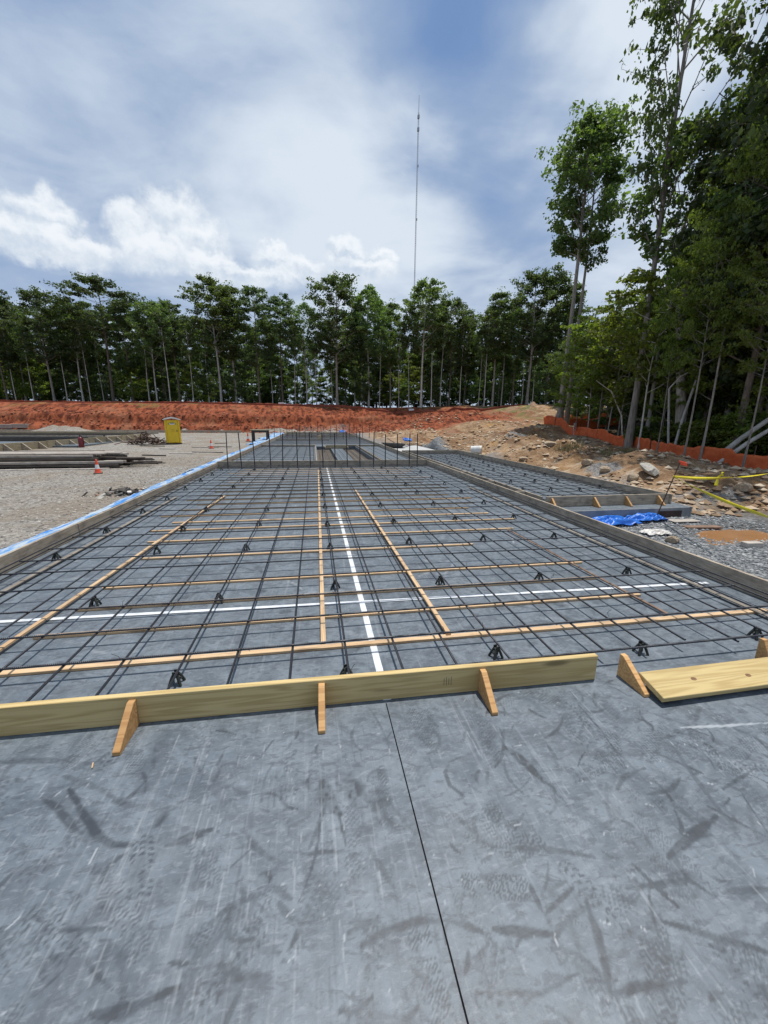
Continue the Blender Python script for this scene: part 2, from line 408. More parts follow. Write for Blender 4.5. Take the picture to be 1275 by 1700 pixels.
def slab_mat(k, b, co, m):
    s = k.attr('scuff').outputs['Fac']; ch = k.attr('chalk').outputs['Fac']
    big = k.noise(co, 0.9, 4, 0.55, 0.4); mid = k.noise(co, 5.5, 6, 0.62, 0.8); fine = k.noise(co, 42, 5, 0.65); mott = k.noise(k.map(co, rot=(0, 0, 0.6), scale=(1, 2.2, 1)), 13, 5, 0.6, 0.7)
    st = k.noise(k.map(co, rot=(0, 0, -0.1), scale=(26, 0.9, 1)), 1.0, 4, 0.6)
    st2 = k.noise(k.map(co, rot=(0, 0, 0.9), scale=(30, 2.2, 1)), 1.0, 4, 0.6)
    wet = k.noise(k.map(co, rot=(0, 0, 0.4), scale=(1, 1.7, 1), loc=(5, 2, 0)), 3.2, 7, 0.66, 1.2)
    col = k.mix(k.smooth(mid, 0.32, 0.68), c4((0.074, 0.094, 0.113)), c4((0.140, 0.170, 0.197)))
    col = k.mix(k.math('MULTIPLY', k.smooth(big, 0.35, 0.68), 0.40), col, c4((0.168, 0.196, 0.220)))
    col = k.mix(k.math('MULTIPLY', k.smooth(wet, 0.50, 0.63), 0.55), col, c4((0.062, 0.072, 0.088)))
    col = k.mix(k.math('MULTIPLY', k.smooth(mott, 0.50, 0.66), 0.62), col, c4((0.055, 0.063, 0.077)))
    mott2 = k.noise(k.map(co, rot=(0, 0, -0.5), scale=(1, 2.6, 1), loc=(8, 1, 0)), 19, 4, 0.6, 0.35)
    col = k.mix(k.math('MULTIPLY', k.smooth(mott2, 0.52, 0.70), 0.36), col, c4((0.24, 0.265, 0.295)))
    col = k.mix(k.math('MULTIPLY', k.smooth(st, 0.56, 0.74), 0.26), col, c4((0.30, 0.32, 0.345)))
    col = k.mix(k.math('MULTIPLY', k.smooth(st2, 0.55, 0.72), 0.35), col, c4((0.055, 0.063, 0.077)))
    col = k.mix(k.math('MULTIPLY', k.smooth(k.noise(co, 2.6, 4, 0.6), 0.5, 0.75), 0.25), col, c4((0.150, 0.158, 0.165)))
    col = k.mix(k.math('MULTIPLY', k.smooth(fine, 0.54, 0.76), 0.24), col, c4((0.29, 0.31, 0.33)))
    col = k.mix(k.math('MULTIPLY', k.smooth(fine, 0.46, 0.28), 0.30), col, c4((0.05, 0.058, 0.07)))
    col = k.mix(k.math('MULTIPLY', s, 0.92), col, c4((0.026, 0.031, 0.039)))
    col = k.mix(k.math('MULTIPLY', ch, 0.8), col, c4((0.46, 0.48, 0.50)))
    k.set(b, 'Base Color', col)
    k.set(b, 'Roughness', k.math('ADD', 0.36, k.math('MULTIPLY', mid, 0.30)))
    bump(k, b, k.math('ADD', k.math('MULTIPLY', mid, 0.6), k.math('MULTIPLY', fine, 0.4)), 0.004, 0.5)
material('slab_grey', slab_mat, 0.6)

def ground_mat(k, b, co, m):
    clay = k.attr('clay').outputs['Fac']; tan = k.attr('tan').outputs['Fac']; forest = k.attr('forest').outputs['Fac']; slate = k.attr('slate').outputs['Fac']; wet = k.attr('wet').outputs['Fac']
    vo = k.n('ShaderNodeTexVoronoi'); k.set(vo, 'Vector', co); vo.inputs['Scale'].default_value = 17
    vs = k.n('ShaderNodeSeparateColor'); k.set(vs, 0, vo.outputs['Color'])
    n0 = k.noise(co, 0.35, 5, 0.6, 0.5); n1 = k.noise(co, 2.2, 6, 0.65); n2 = k.noise(co, 11, 6, 0.7)
    grav = k.mix(vs.outputs[0], c4((0.145, 0.132, 0.116)), c4((0.40, 0.375, 0.335)))
    grav = k.mix(k.math('MULTIPLY', k.smooth(n0, 0.42, 0.60), 0.6), grav, c4((0.225, 0.18, 0.13)))
    grav = k.mix(k.math('MULTIPLY', k.smooth(n1, 0.52, 0.75), 0.5), grav, c4((0.35, 0.31, 0.255)))
    slt = k.mix(vs.outputs[1], c4((0.085, 0.093, 0.10)), c4((0.30, 0.31, 0.31)))
    col = k.mix(slate, grav, slt)
    tn = k.mix(k.smooth(n1, 0.3, 0.7), c4((0.215, 0.125, 0.064)), c4((0.40, 0.275, 0.165)))
    tn = k.mix(k.math('MULTIPLY', k.smooth(n2, 0.55, 0.72), 0.6), tn, c4((0.50, 0.40, 0.28)))
    tn = k.mix(k.math('MULTIPLY', k.smooth(k.noise(k.map(co, loc=(7, 2, 0)), 0.5, 5, 0.6), 0.5, 0.62), 0.7), tn, c4((0.26, 0.20, 0.15)))
    tn = k.mix(k.math('MULTIPLY', k.smooth(k.noise(k.map(co, loc=(2, 9, 0)), 0.33, 4, 0.6), 0.55, 0.66), 0.75), tn, c4((0.44, 0.25, 0.09)))
    tn = k.mix(k.math('MULTIPLY', k.smooth(k.noise(k.map(co, loc=(1, 6, 0), rot=(0, 0, .5), scale=(1.0, .35, 1)), 0.7, 7, 0.68, .8), 0.44, 0.60), 0.8), tn, c4((0.165, 0.092, 0.046)))
    tn = k.mix(k.math('MULTIPLY', k.smooth(k.noise(k.map(co, loc=(4, 6, 0), rot=(0, 0, -.4), scale=(.5, 1.4, 1)), 1.6, 6, 0.7, .5), 0.55, 0.66), 0.7), tn, c4((0.52, 0.44, 0.34)))
    col = k.mix(tan, col, tn)
    stretch = k.noise(k.map(co, scale=(1.6, 0.5, 1.0)), 1.2, 7, 0.68, 0.6)
    cl = k.mix(k.smooth(stretch, 0.38, 0.62), c4((0.075, 0.018, 0.008)), c4((0.31, 0.088, 0.038)))
    cl = k.mix(k.math('MULTIPLY', k.smooth(k.noise(co, 0.23, 5, 0.6), 0.52, 0.7), 0.5), cl, c4((0.38, 0.17, 0.09)))
    cl = k.mix(k.math('MULTIPLY', k.smooth(n2, 0.6, 0.8), 0.4), cl, c4((0.33, 0.125, 0.068)))
    cl = k.mix(k.math('MULTIPLY', k.smooth(n1, 0.6, 0.85), 0.4), cl, c4((0.06, 0.017, 0.009)))
    col = k.mix(clay, col, cl)
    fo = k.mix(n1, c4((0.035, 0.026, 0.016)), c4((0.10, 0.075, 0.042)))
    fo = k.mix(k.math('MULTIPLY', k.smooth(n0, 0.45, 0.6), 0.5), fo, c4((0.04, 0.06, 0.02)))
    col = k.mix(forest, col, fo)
    col = k.mix(k.math('MULTIPLY', k.attr('grass').outputs['Fac'], 0.9), col, k.mix(n2, c4((0.07, 0.11, 0.03)), c4((0.16, 0.20, 0.06))))
    col = k.mix(k.math('MULTIPLY', wet, 0.6), col, c4((0.07, 0.055, 0.04)))
    k.set(b, 'Base Color', col)
    h = k.math('ADD', k.math('MULTIPLY', vo.outputs['Distance'], -0.5), k.math('ADD', k.math('MULTIPLY', n1, 0.8), n2))
    bump(k, b, h, 0.07, 0.9)
material('ground_earth', ground_mat, 0.95, spec=0.2)
def water(k, b, co, m):
    n = k.noise(co, 3, 3); k.set(b, 'Base Color', k.mix(n, c4((0.27, 0.135, 0.055)), c4((0.36, 0.19, 0.085)))); bump(k, b, k.noise(co, 9, 3), 0.002)
material('muddy_water', water, 0.12)

# ------------------------------------------------------------------ ground sheet
CP = np.array([(8.8,7,-.33),(9.6,8.2,-.15),(11.5,7.5,.0),(10.5,5,-.2),(13.3,9.2,.15),(13.2,10.8,.22),(13.6,12.9,.33),(15.3,17.3,.5),(16.2,21.9,.9),(16.9,26.2,1.6),(15,11.6,.45),
   (10.3,12.5,.15),(12.9,22.4,.35),(10.3,10.3,.1),(9.2,12,-.2),(9,15,-.2),(9,21,-.2),(10,25,-.1),(9,30,-.1),(7,35,0),(20,43,1.9),(35,57,4.3),(20,54,2.6),(13,45,.7),(12,35,.4),(8,50,.1),
   (25,30,2.0),(20,20,1.2),(22,12,.9),(30,20,2.0),(16,5,.3),(12,3,-.1),(6,4,-.35),(6,7,-.35),(7.5,5,-.37),(30,0,1.0),(40,40,4),(6,0,-.35),(12,-4,0),(40,10,2),(45,70,5),(30,75,4.8),(15,28,1.0),(14,31,.8)])
MOUNDS = [(10.6,14.2,1.6,1.3,.55),(11.6,12.2,1.7,1.2,.55),(12.2,11.0,1.5,1.0,.35),(10.3,17.2,1.5,1.4,.55),(11.8,16.8,1.4,1.4,.55),(11.6,21.5,2.4,2.2,.7),(13.2,24.5,2.6,2.6,.6),(10.3,26.5,1.8,2.2,.55),
          (10.2,10.4,1.2,.9,.4),(11.2,9.0,1.6,.8,.35),(12.6,8.6,1.4,.9,.3),(9.6,19.0,.8,1.0,.3),(8.8,27,1.2,1.5,.4),(7.2,33,2.5,2.0,.5),(9.5,36,2.0,2.0,.5),(12.5,7.4,1.2,.6,.25),(-28,50,3.5,1.6,.8),(-5,55,3,1.2,.5),(14,9.0,1.2,.8,.3)]
def ground_height(X, Y):
    X = np.asarray(X, float); Y = np.asarray(Y, float)
    num = np.zeros_like(X); den = np.zeros_like(X)
    for x, y, z in CP:
        w = 1.0/((X-x)**2+(Y-y)**2+0.6)**1.6; num += w*z; den += w
    bank = num/den
    far = sstep(22, 48, Y)
    left = -0.12+far*0.25
    s = sstep(4.4, 9.5, X-0.0*Y)
    z = left*(1-sstep(-1, 4.0, X))+bank*sstep(-1, 4.0, X)
    for x, y, rx, ry, h in MOUNDS:
        q = ((X-x)/rx)**2+((Y-y)/ry)**2; z = z+h*np.exp(-q*1.6)*(0.7+0.6*fbm(X*1.7, Y*1.7, 5, 3))
    # clay embankment across the back
    Yb = 54.5+7.0*sstep(-12, 12, X)-9*sstep(12, 26, X)+2.2*(fbm(X*0.09, Y*0+3, 11, 3)-0.5)*2
    wide = 11+6*sstep(6, 22, X)
    t = np.clip((Y-Yb)/wide, 0, 1)
    gul = .6*fbm(X*0.55, Y*0.12, 21, 4)+.4*fbm(X*1.6, Y*.5, 23, 3)
    e1 = t+0.16*(gul-0.5); prof = 0.20*sstep(0.0, 0.06, e1)+0.08*sstep(.06, .16, e1)+0.32*sstep(0.15, 0.23, e1)+0.12*sstep(0.25, 0.55, t)+0.28*sstep(0.50, 1.0, t)
    top = 4.05+0.35*(fbm(X*0.05, Y*0.05, 31, 2)-0.5)+0.4*sstep(5, 30, X)
    berm = prof*top+1.1*(gul-0.5)*np.sin(np.pi*np.clip(t*1.25, 0, 1))+0.10*np.sin(np.clip(t, 0, 1)*38+4*gul)*np.sin(np.pi*t)
    z = np.where(Y > Yb-3, np.maximum(z, z*(1-sstep(0, .15, t))+berm), z)
    rough = sstep(8.2, 10.5, X)*(1-sstep(24, 60, X))*(Y > 3)*(Y < 60); z = z+sstep(6, 9, X)*sstep(26, 32, Y)*(1-sstep(24, 32, X))*(1-sstep(50, 58, Y))*(.45*(fbm(X*.35, Y*.35, 45, 4)-.62)+.3*(fbm(X*1.3, Y*1.3, 47, 3)-.5))
    z = z+rough*(0.26*(fbm(X*1.1, Y*1.1, 41, 4)-0.5)+0.16*(fbm(X*4.5, Y*4.5, 43, 3)-0.5))
    z = z+0.035*(fbm(X*0.8, Y*0.8, 51, 3)-0.5)+0.02*(fbm(X*3.0, Y*3.0, 53, 2)-0.5)
    # under the slabs the earth lies deeper
    inside = sstep(-3.75, -3.62, X)*(1-sstep(4.42, 4.50, X))*(1-sstep(53, 54, Y))
    wing = sstep(4.4, 4.5, X)*(1-sstep(8.30, 8.42, X))*sstep(7.02, 7.14, Y)*(1-sstep(29, 29.3, Y))
    z = z*(1-np.maximum(inside, wing))+np.minimum(z, -0.5)*np.maximum(inside, wing)
    # puddle hollow
    q = ((X-8.3)/1.0)**2+((Y-5.85)/0.45)**2; z = z-0.10*np.exp(-q)+.05*(fbm(X*2.6, Y*2.6, 57, 3)-.5)*np.exp(-q*.25)
    return z
def gz(x, y): return float(ground_height(np.array([x]), np.array([y]))[0])
def make_ground():
    def ax(*segs):
        out = [segs[0][0]]
        for a, b, st in segs:
            n = max(1, int(round((b-a)/st))); out += list(a+(b-a)*(np.arange(n)+1)/n)
        return np.array(out)
    xs = ax((-2500,-300,400),(-300,-80,20),(-80,-30,.6),(-30,-12,.4),(-12,-3.9,.25),(-3.9,-3.5,.08),(-3.5,4.3,.8),(4.3,4.6,.06),(4.6,8.1,.16),(8.1,8.6,.08),(8.6,17,.12),(17,24,.25),(24,60,.6),(60,300,20),(300,2500,400))
    ys = ax((-400,-20,40),(-20,0,2),(0,4,.4),(4,6.9,.16),(6.9,7.3,.06),(7.3,22,.14),(22,30,.22),(30,50,.4),(50,78,.22),(78,100,1),(100,300,25),(300,3000,400))
    X, Y = np.meshgrid(xs, ys); Z = ground_height(X, Y)
    me = np_mesh('ground', np.stack([X, Y, Z], -1).reshape(-1, 3), grid_faces(len(xs), len(ys)), 'ground_earth')
    nn = fbm(X*0.25, Y*0.25, 61, 4)
    Yb = 54.5+7.0*sstep(-12, 12, X)-9*sstep(12, 26, X)
    clay = sstep(-1.5, 0.5, Y-Yb+3*(nn-0.5))*(1-0.9*sstep(22, 31, X+7*(nn-.5)))*(1-sstep(80, 95, Y))
    clay = np.maximum(clay, sstep(43, 48, Y+6*(nn-.5))*(1-sstep(24, 31, X+7*(nn-.5)))*sstep(2, 6, X)*(Y < 75))
    clay = np.maximum(clay, 0.5*sstep(0.55, 0.7, fbm(X*0.35, Y*0.35, 63, 4))*sstep(8.5, 10, X)*(Y > 24)*(X < 30))
    tan = sstep(8.3, 9.4, X+1.2*(fbm(X*.6, Y*.6, 66, 3)-.5))*sstep(6.5, 8, Y+.2*(X-8))
    tan = np.maximum(tan, sstep(4, 7, X)*sstep(28, 32, Y)); tan = np.maximum(tan, sstep(9.2, 10.2, X))
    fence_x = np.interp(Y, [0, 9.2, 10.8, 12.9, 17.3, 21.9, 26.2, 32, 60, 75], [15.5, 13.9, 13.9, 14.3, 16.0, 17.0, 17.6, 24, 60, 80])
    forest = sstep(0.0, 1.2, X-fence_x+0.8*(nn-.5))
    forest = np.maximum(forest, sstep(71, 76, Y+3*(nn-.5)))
    slate = sstep(4.2, 4.6, X)*(1-tan)
    slate = np.maximum(slate, 0.85*sstep(.61, .68, fbm(X*.5, Y*.5, 71, 4))*sstep(8.2, 8.8, X)*(X < 14)*(Y < 24)); tan = tan*(1-slate*(X > 8.2))
    wet = np.exp(-(((X-8.3)/1.5)**2+((Y-5.85)/0.8)**2)**2)
    wet = np.maximum(wet, .7*sstep(.56, .62, fbm(X*.9, Y*.9, 75, 3))*sstep(8.4, 9, X)*(Y < 8)*(X < 14))
    grass = sstep(.5, .62, fbm(X*.4, Y*.4, 77, 4))*sstep(26, 30, X)*sstep(44, 50, Y)
    grass = np.maximum(grass, .5*sstep(.62, .7, fbm(X*.5, Y*.5, 79, 4))*sstep(.6, .9, (Y-Yb)/12)*(Y < 80))
    for n, a in (('clay', clay), ('tan', tan), ('forest', forest), ('slate', slate), ('wet', wet), ('grass', grass)): set_attr(me, n, a)
    tag(link('ground', me), kind='structure')
make_ground()

# ------------------------------------------------------------------ slab with its scuffs and boot prints
SX0, SX1, SLAB_Y1 = -3.52, 4.42, 14.95
def make_slab():
    def ax(*segs):
        out = [segs[0][0]]
        for a, b, st in segs:
            n = max(1, int(round((b-a)/st))); out += list(a+(b-a)*(np.arange(n)+1)/n)
        return np.array(out)
    xs = ax((SX0,-2.3,.06),(-2.3,2.95,.0068),(2.95,SX1,.05)); ys = ax((-4,.2,.3),(.2,2.5,.0068),(2.5,6,.022),(6,SLAB_Y1,.12))
    X, Y = np.meshgrid(xs, ys); scuff = np.zeros_like(X); chalk = np.zeros_like(X)
    brk = fbm(X*16, Y*16, 101, 3); brk2 = fbm(X*45, Y*45, 103, 2)
    g = np.random.default_rng(11)
    def window(x0, x1, y0, y1):
        a, b = np.searchsorted(xs, [x0, x1]); c, d = np.searchsorted(ys, [y0, y1]); return slice(c, d), slice(a, b)
    def seg_dist(wx, wy, P):
        best = np.full(wx.shape, 1e9); along = np.zeros_like(wx)
        for i in range(len(P)-1):
            ax_, ay_ = P[i]; bx, by = P[i+1]; dx, dy = bx-ax_, by-ay_; L = dx*dx+dy*dy+1e-12
            t = np.clip(((wx-ax_)*dx+(wy-ay_)*dy)/L, 0, 1); d = np.hypot(wx-ax_-t*dx, wy-ay_-t*dy)
            along = np.where(d < best, (i+t)/(len(P)-1), along); best = np.minimum(best, d)
        return best, along
    def stroke(P, w, s, field=scuff, soft=0.5, broken=0.5, taper=True):
        if field is scuff: w, s, broken = w*1.25, min(1, s*1.2), broken*.7
        P = np.array(P); lo, hi = P.min(0)-w*2, P.max(0)+w*2; q = window(lo[0], hi[0], lo[1], hi[1])
        if 0 in X[q].shape: return
        d, t = seg_dist(X[q], Y[q], P); ww = w*(0.55+0.9*np.sin(np.pi*np.clip(t*.9+.08, 0, 1))) if taper else w
        m = 1-sstep(ww*(1-soft), ww, d+(brk[q]-.5)*w*0.9)
        m = m*s*(1-broken*sstep(.42, .6, brk2[q]*.5+brk[q]*.5)); field[q] = np.maximum(field[q], m)
    def boot(cx, cy, a, s, field=scuff, L=0.29, kind=0):
        q = window(cx-.25, cx+.25, cy-.25, cy+.25)
        if 0 in X[q].shape: return
        dx, dy = X[q]-cx, Y[q]-cy; u = dx*math.cos(a)+dy*math.sin(a); v = -dx*math.sin(a)+dy*math.cos(a)
        un = u/(L/2); half = 0.046*(1-0.25*np.exp(-((un+.15)/.25)**2))*np.sqrt(np.clip(1-np.abs(un)**5, 0, 1))
        inside = 1-sstep(half*.85, half*1.05+1e-5, np.abs(v))
        inside = inside*(1-0.9*((un > -.32) & (un < -.18)))
        if kind == 0: lug = sstep(.1, .4, np.sin((u+np.abs(v)*.7)*2*math.pi/.026))*sstep(-.6, -.2, np.cos(v*2*math.pi/.033))
        elif kind == 1: lug = sstep(-.1, .3, np.sin((u+.012*np.sin(v*160))*2*math.pi/.019))
        else: lug = sstep(-.2, .3, np.sin(u*2*math.pi/.022)*np.sin(v*2*math.pi/.024))
        field[q] = np.maximum(field[q], s*inside*lug*sstep(.30, .52, brk[q]*.6+brk2[q]*.4))
    P = lambda *pts: [tuple(at(x, y, 0)[:2]) for x, y in pts]
    # the scuffs one can see, traced where they lie
    stroke(P((68,1325),(95,1340),(115,1365),(135,1385)), .011, .75)
    stroke(P((115,1310),(140,1355),(165,1390),(185,1402),(218,1402)), .012, .9)
    stroke(P((535,1297),(545,1325),(563,1350)), .030, .95, broken=.75); stroke(P((580,1295),(590,1340)), .05, .95, soft=.8, broken=.85); stroke(P((610,1325),(640,1330)), .04, .6, broken=.8)
    stroke(P((500,1417),(580,1412)), .006, .75); stroke(P((563,1355),(575,1405)), .005, .7)
    stroke(P((260,1370),(280,1340)), .02, .8, soft=.9); stroke(P((275,1405),(350,1377)), .014, .75, broken=.7)
    stroke(P((150,1683),(200,1682),(295,1640)), .012, .9); stroke(P((95,1545),(195,1542)), .007, .75); stroke(P((280,1600),(330,1598)), .006, .7); stroke(P((365,1605),(385,1618),(430,1620)), .014, .7, broken=.6)
    stroke(P((600,1570),(640,1545),(700,1528),(745,1528)), .010, .75); stroke(P((745,1528),(800,1545)), .010, .7); stroke(P((820,1543),(915,1550)), .014, .8, broken=.3)
    stroke(P((840,1240),(870,1265),(895,1290)), .020, .85, broken=.7); stroke(P((1025,1310),(1035,1290),(1070,1275)), .009, .6); stroke(P((1080,1318),(1115,1310),(1130,1290)), .008, .65)
    stroke(P((850,1408),(900,1408),(985,1422)), .011, .65); stroke(P((1110,1425),(1135,1400),(1190,1355)), .015, .75); stroke(P((1110,1390),(1180,1385)), .011, .55)
    stroke(P((905,1518),(950,1475)), .007, .7); stroke(P((880,1470),(900,1515)), .009, .75); stroke(P((975,1500),(1000,1580),(1015,1650)), .013, .8, broken=.4); stroke(P((1015,1650),(1070,1637),(1140,1628)), .009, .85)
    stroke(P((1040,1475),(1120,1465),(1145,1460)), .009, .7); stroke(P((1050,1435),(1125,1505)), .008, .7); stroke(P((1100,1530),(1200,1560),(1275,1580)), .011, .75)
    stroke(P((1175,1338),(1225,1365),(1275,1390)), .006, .65); stroke(P((1200,1310),(1255,1275)), .007, .75); stroke(P((1210,1480),(1275,1475)), .010, .55); stroke(P((790,1648),(900,1650),(960,1615)), .006, .65)
    stroke(P((960,1170),(1000,1215),(1040,1275)), .004, .75); stroke(P((645,1330),(700,1400)), .006, .35); stroke(P((0,1265),(90,1262),(150,1268)), .012, .45)
    stroke(P((1130,1208),(1200,1205),(1275,1200)), .008, .9, field=chalk, broken=.15)
    # random short scuffs, thickest to the right
    for i in range(300):
        cx, cy = g.uniform(-1.9, 2.8), g.uniform(.35, 2.0); a = g.choice([-.9, -.7, .3, 1.2, 1.5, .8])+g.normal(0, .25); L = g.exponential(.05)+.025
        c = g.normal(0, .25); pts = [(cx+L*t*math.cos(a+c*t), cy+L*t*math.sin(a+c*t)) for t in np.linspace(-1, 1, 5)]
        stroke(pts, g.uniform(.003, .010), g.uniform(.3, .75), broken=.65)
    for i in range(95):
        a = g.uniform(0, 6.28) if i % 3 else g.choice([1.4, -1.7])+g.normal(0, .3)
        boot(g.uniform(-1.8, 2.7), g.uniform(.4, 2.0), a, g.uniform(.35, .8), kind=int(g.integers(0, 3)))
    for px, py, a, s, kd in [(235,1440,1.9,.8,0),(215,1530,2.2,.6,1),(1090,1620,.9,.75,1),(1095,1575,1.1,.6,1),(585,1395,1.6,.55,2),(50,1540,.6,.6,0),(100,1410,.9,.5,0),(810,1235,1.3,.55,2),(1000,1260,.5,.65,1),(1240,1240,.3,.6,2),(400,1560,1.2,.55,0)]:
        w = at(px, py, 0); boot(w.x, w.y, a, s, kind=kd)
    for i in range(16): boot(g.uniform(-1.8, 2.6), g.uniform(.4, 2.0), g.uniform(0, 6.28), g.uniform(.12, .28), field=chalk, kind=int(g.integers(0, 3)))
    # long broom and dragging streaks, along the slab
    for i in range(330):
        x = g.normal(-.5, .42) if i < 230 else g.uniform(-1.8, 2.6); y = g.uniform(.35, 1.7); L = g.exponential(.12)+.05; dx = g.normal(-.02, .03)
        stroke([(x, y), (x+dx*L*2, min(y+L, 2.0))], g.uniform(.0018, .0038), g.uniform(.1, .42), field=chalk if i % 3 else scuff, broken=.75, taper=False)
    for i in range(260):
        x, y = g.uniform(-1.8, 2.7), g.uniform(.35, 2.05); a = g.uniform(0, 3.14); L = g.exponential(.005)+.002
        stroke([(x-L*math.cos(a), y-L*math.sin(a)), (x+L*math.cos(a), y+L*math.sin(a))], g.uniform(.002, .0042), g.uniform(.3, .95), field=chalk, broken=.4, taper=False)
    # smears between the bars
    for i in range(260):
        cx, cy = g.uniform(-3, 4), g.uniform(2.3, 9); a = g.uniform(0, 3.14); L = g.exponential(.07)+.03
        stroke([(cx-L*math.cos(a), cy-L*math.sin(a)), (cx+.2*L, cy), (cx+L*math.cos(a), cy+L*math.sin(a))], g.uniform(.012, .04), g.uniform(.2, .6), field=scuff if i % 3 else chalk, broken=.7, soft=.8)
    chalk *= 0.75
    me = np_mesh('concrete_slab', np.stack([X, Y, X*0], -1).reshape(-1, 3), grid_faces(len(xs), len(ys)), 'slab_grey')
    set_attr(me, 'scuff', scuff); set_attr(me, 'chalk', chalk)
    root = tag(link('concrete_slab', me), kind='structure')
    mb = MB()
    mb.box(((SX0+SX1)/2, 5.475, -.252), (SX1-SX0, 18.95, .495))
    mb.build('slab_body', 'footing_concrete', root)
    # the slab carries on beyond the cross form, cut by two open footing trenches
    mb = MB()
    for x0, x1, y0, y1 in [(SX0,.12,14.96,27),(1.02,1.74,14.96,27),(2.76,SX1,14.96,27),(.121,1.019,14.96,16.2),(1.741,2.759,14.96,16.2)]:
        mb.box(((x0+x1)/2, (y0+y1)/2, -.26), (x1-x0-.002, y1-y0-.002, .5))
    tag(mb.build('middle_slab', 'slab_grey'), kind='structure')
    mb = MB(); mb.box((.57, 21.6, -.27), (.89, 10.7, .1)); mb.box((2.25, 21.6, -.27), (1.01, 10.7, .1)); tag(mb.build('trench_floor', 'trench_dirt_dark'), kind='structure')  # floor laid in to darken the inside of the trenches
    mb = MB(); mb.box(((SX0+SX1)/2, 40, -.25), (SX1-SX0, 25.9, .5)); tag(mb.build('far_slab', 'slab_grey'), kind='structure')
    mb = MB(); mb.box((6.4, 14.35, -.34), (3.8, 14.5, .5)); w = tag(mb.build('wing_slab', 'slab_grey'), kind='structure')
    mb = MB(); mb.box((6.6, 7.083, -.235), (3.27, .03, .29)); mb.box((8.318, 14.3, -.235), (.034, 14.4, .29)); mb.build('slab_edge', 'footing_concrete', w)
    mb = MB(); mb.box((7.72, 7.064, -.25), (.62, .012, .19)); mb.build('hollow_shade_panel', 'recess_shade', w)  # dark panel on the footing face, standing in for a shaded hollow
    mb = MB(); mb.box((6.1, 25.6, -.25), (2.95, 5.6, .42)); tag(mb.build('concrete_pad', 'pad_concrete'), kind='structure')
    # the straight joint in the front of the slab
    mb = MB(); mb.box((.391, .96, .0025), (.0050, 2.16, .003)); tag(mb.build('slab_joint', 'joint_black'), kind='structure')
make_slab()

# ------------------------------------------------------------------ white tape and timber strips on the slab
def strip(name, p0, p1, w, h, mat, label, cat, group, z0=0.0, wob=0.0):
    p0, p1 = Vector(p0), Vector(p1); L = (p1-p0).length; a = math.atan2(p1.y-p0.y, p1.x-p0.x)
    mb = MB(); mb.box((0, 0, h/2), (L, w, h))
    o = mb.build(name, mat, None, ((p0.x+p1.x)/2, (p0.y+p1.y)/2, z0), (0, 0, a), bevel=min(.002, h*.3)); return tag(o, label, cat, group)
strip('white_tape', (.404, 2.07), (.425, 14.7), .052, .0025, 'white_tape', 'long white tape running down the slab joint to the cross form', 'tape', 'white tapes on the slab')
strip('white_tape', (-2.9, 3.572), (4.27, 3.297), .046, .0025, 'white_tape', 'white tape laid crosswise over the slab near the front', 'tape', 'white tapes on the slab', z0=.004)
BG = 'timber strips under the rebar'
bat = [(2.68,-3.1,4.18),(3.16,-2.27,3.25),(3.62,-2.2,3.1),(4.1,-2.22,3.28),(4.98,-2.2,2.2),(5.7,-2.4,3.2)]+[(6.3+.49*i, -2.6+.2*math.sin(i*2.1), 3.3+.25*math.cos(i*1.7)) for i in range(17)]
for i, (y, x0, x1) in enumerate(bat):
    strip('timber_strip', (x0, y+.03-.015*(x0), 0), (x1, y+.03-.015*x1, 0), .043 if i else .05, .022, 'batten_timber', 'pale timber strip lying crosswise under the rebar, %s from the front timber form' % ordinal(i+1), 'timber strip', BG, z0=.0215 if 0 else .001)
for x0, y0, x1, y1, lab in [(.018,2.74,.10,13.7,'orange toned timber strip running lengthwise just left of the long white tape'),(1.035,2.70,.975,9.5,'timber strip running lengthwise just right of the long white tape'),
                            (-2.42,2.3,-2.06,9.2,'timber strip running lengthwise on the left side of the rebar mat'),(3.14,2.70,3.05,5.6,'brown timber strip running lengthwise on the right side of the rebar mat'),
                            (-3.14,2.3,-3.10,9.2,'dusty timber strip beside the foot of the left form'),(4.02,2.3,4.04,9.6,'dusty timber strip beside the foot of the right form')]:
    strip('timber_strip', (x0, y0, 0), (x1, y1, 0), .04 if abs(x0) < 3.1 else (.026 if x0 == 3.14 else .05), .02 if abs(x0) < 3.1 else .012, 'batten_timber' if abs(x0) < 3.1 else ('plank_timber_dull' if x0 != 3.14 else 'red_plank'), lab, 'timber strip', BG, z0=.024)

# ------------------------------------------------------------------ rebar
def bar_mesh(L, r, ribs=False, n=8):
    mb = MB()
    if ribs:
        k = int(L/.0065); pts = [(-L/2+L*i/k, 0, 0) for i in range(k+1)]; rad = [r*(1.10 if i % 2 else .93) for i in range(k+1)]
        mb.tube(pts, rad, n, smooth=False)
    else: mb.tube([(-L/2, 0, 0), (-L/4, 0, 0), (0, 0, 0), (L/4, 0, 0), (L/2, 0, 0)], r, n)
    return mb.mesh('rebar', 'rebar_steel')
MAIN, WING, MID, FARM = 'rebar of the main mat', 'rebar of the right hand wing mat', 'rebar beyond the cross form', 'rebar of the farthest mat'
g = np.random.default_rng(5)
ys = [2.185,2.60,3.02,3.44,3.92,4.395,4.81,5.25,5.76,6.23,6.49,6.95,7.36,7.88,8.33,8.77,9.25,9.69,10.17,10.59,11.04,11.53,11.94,12.36,12.80,13.23,13.67,14.10,14.5]
CROSS_Y = ys[:9]+[6.22]+ys[11:]
m_rib, m_plain = bar_mesh(7.62, .0085, True), bar_mesh(7.62, .0085)
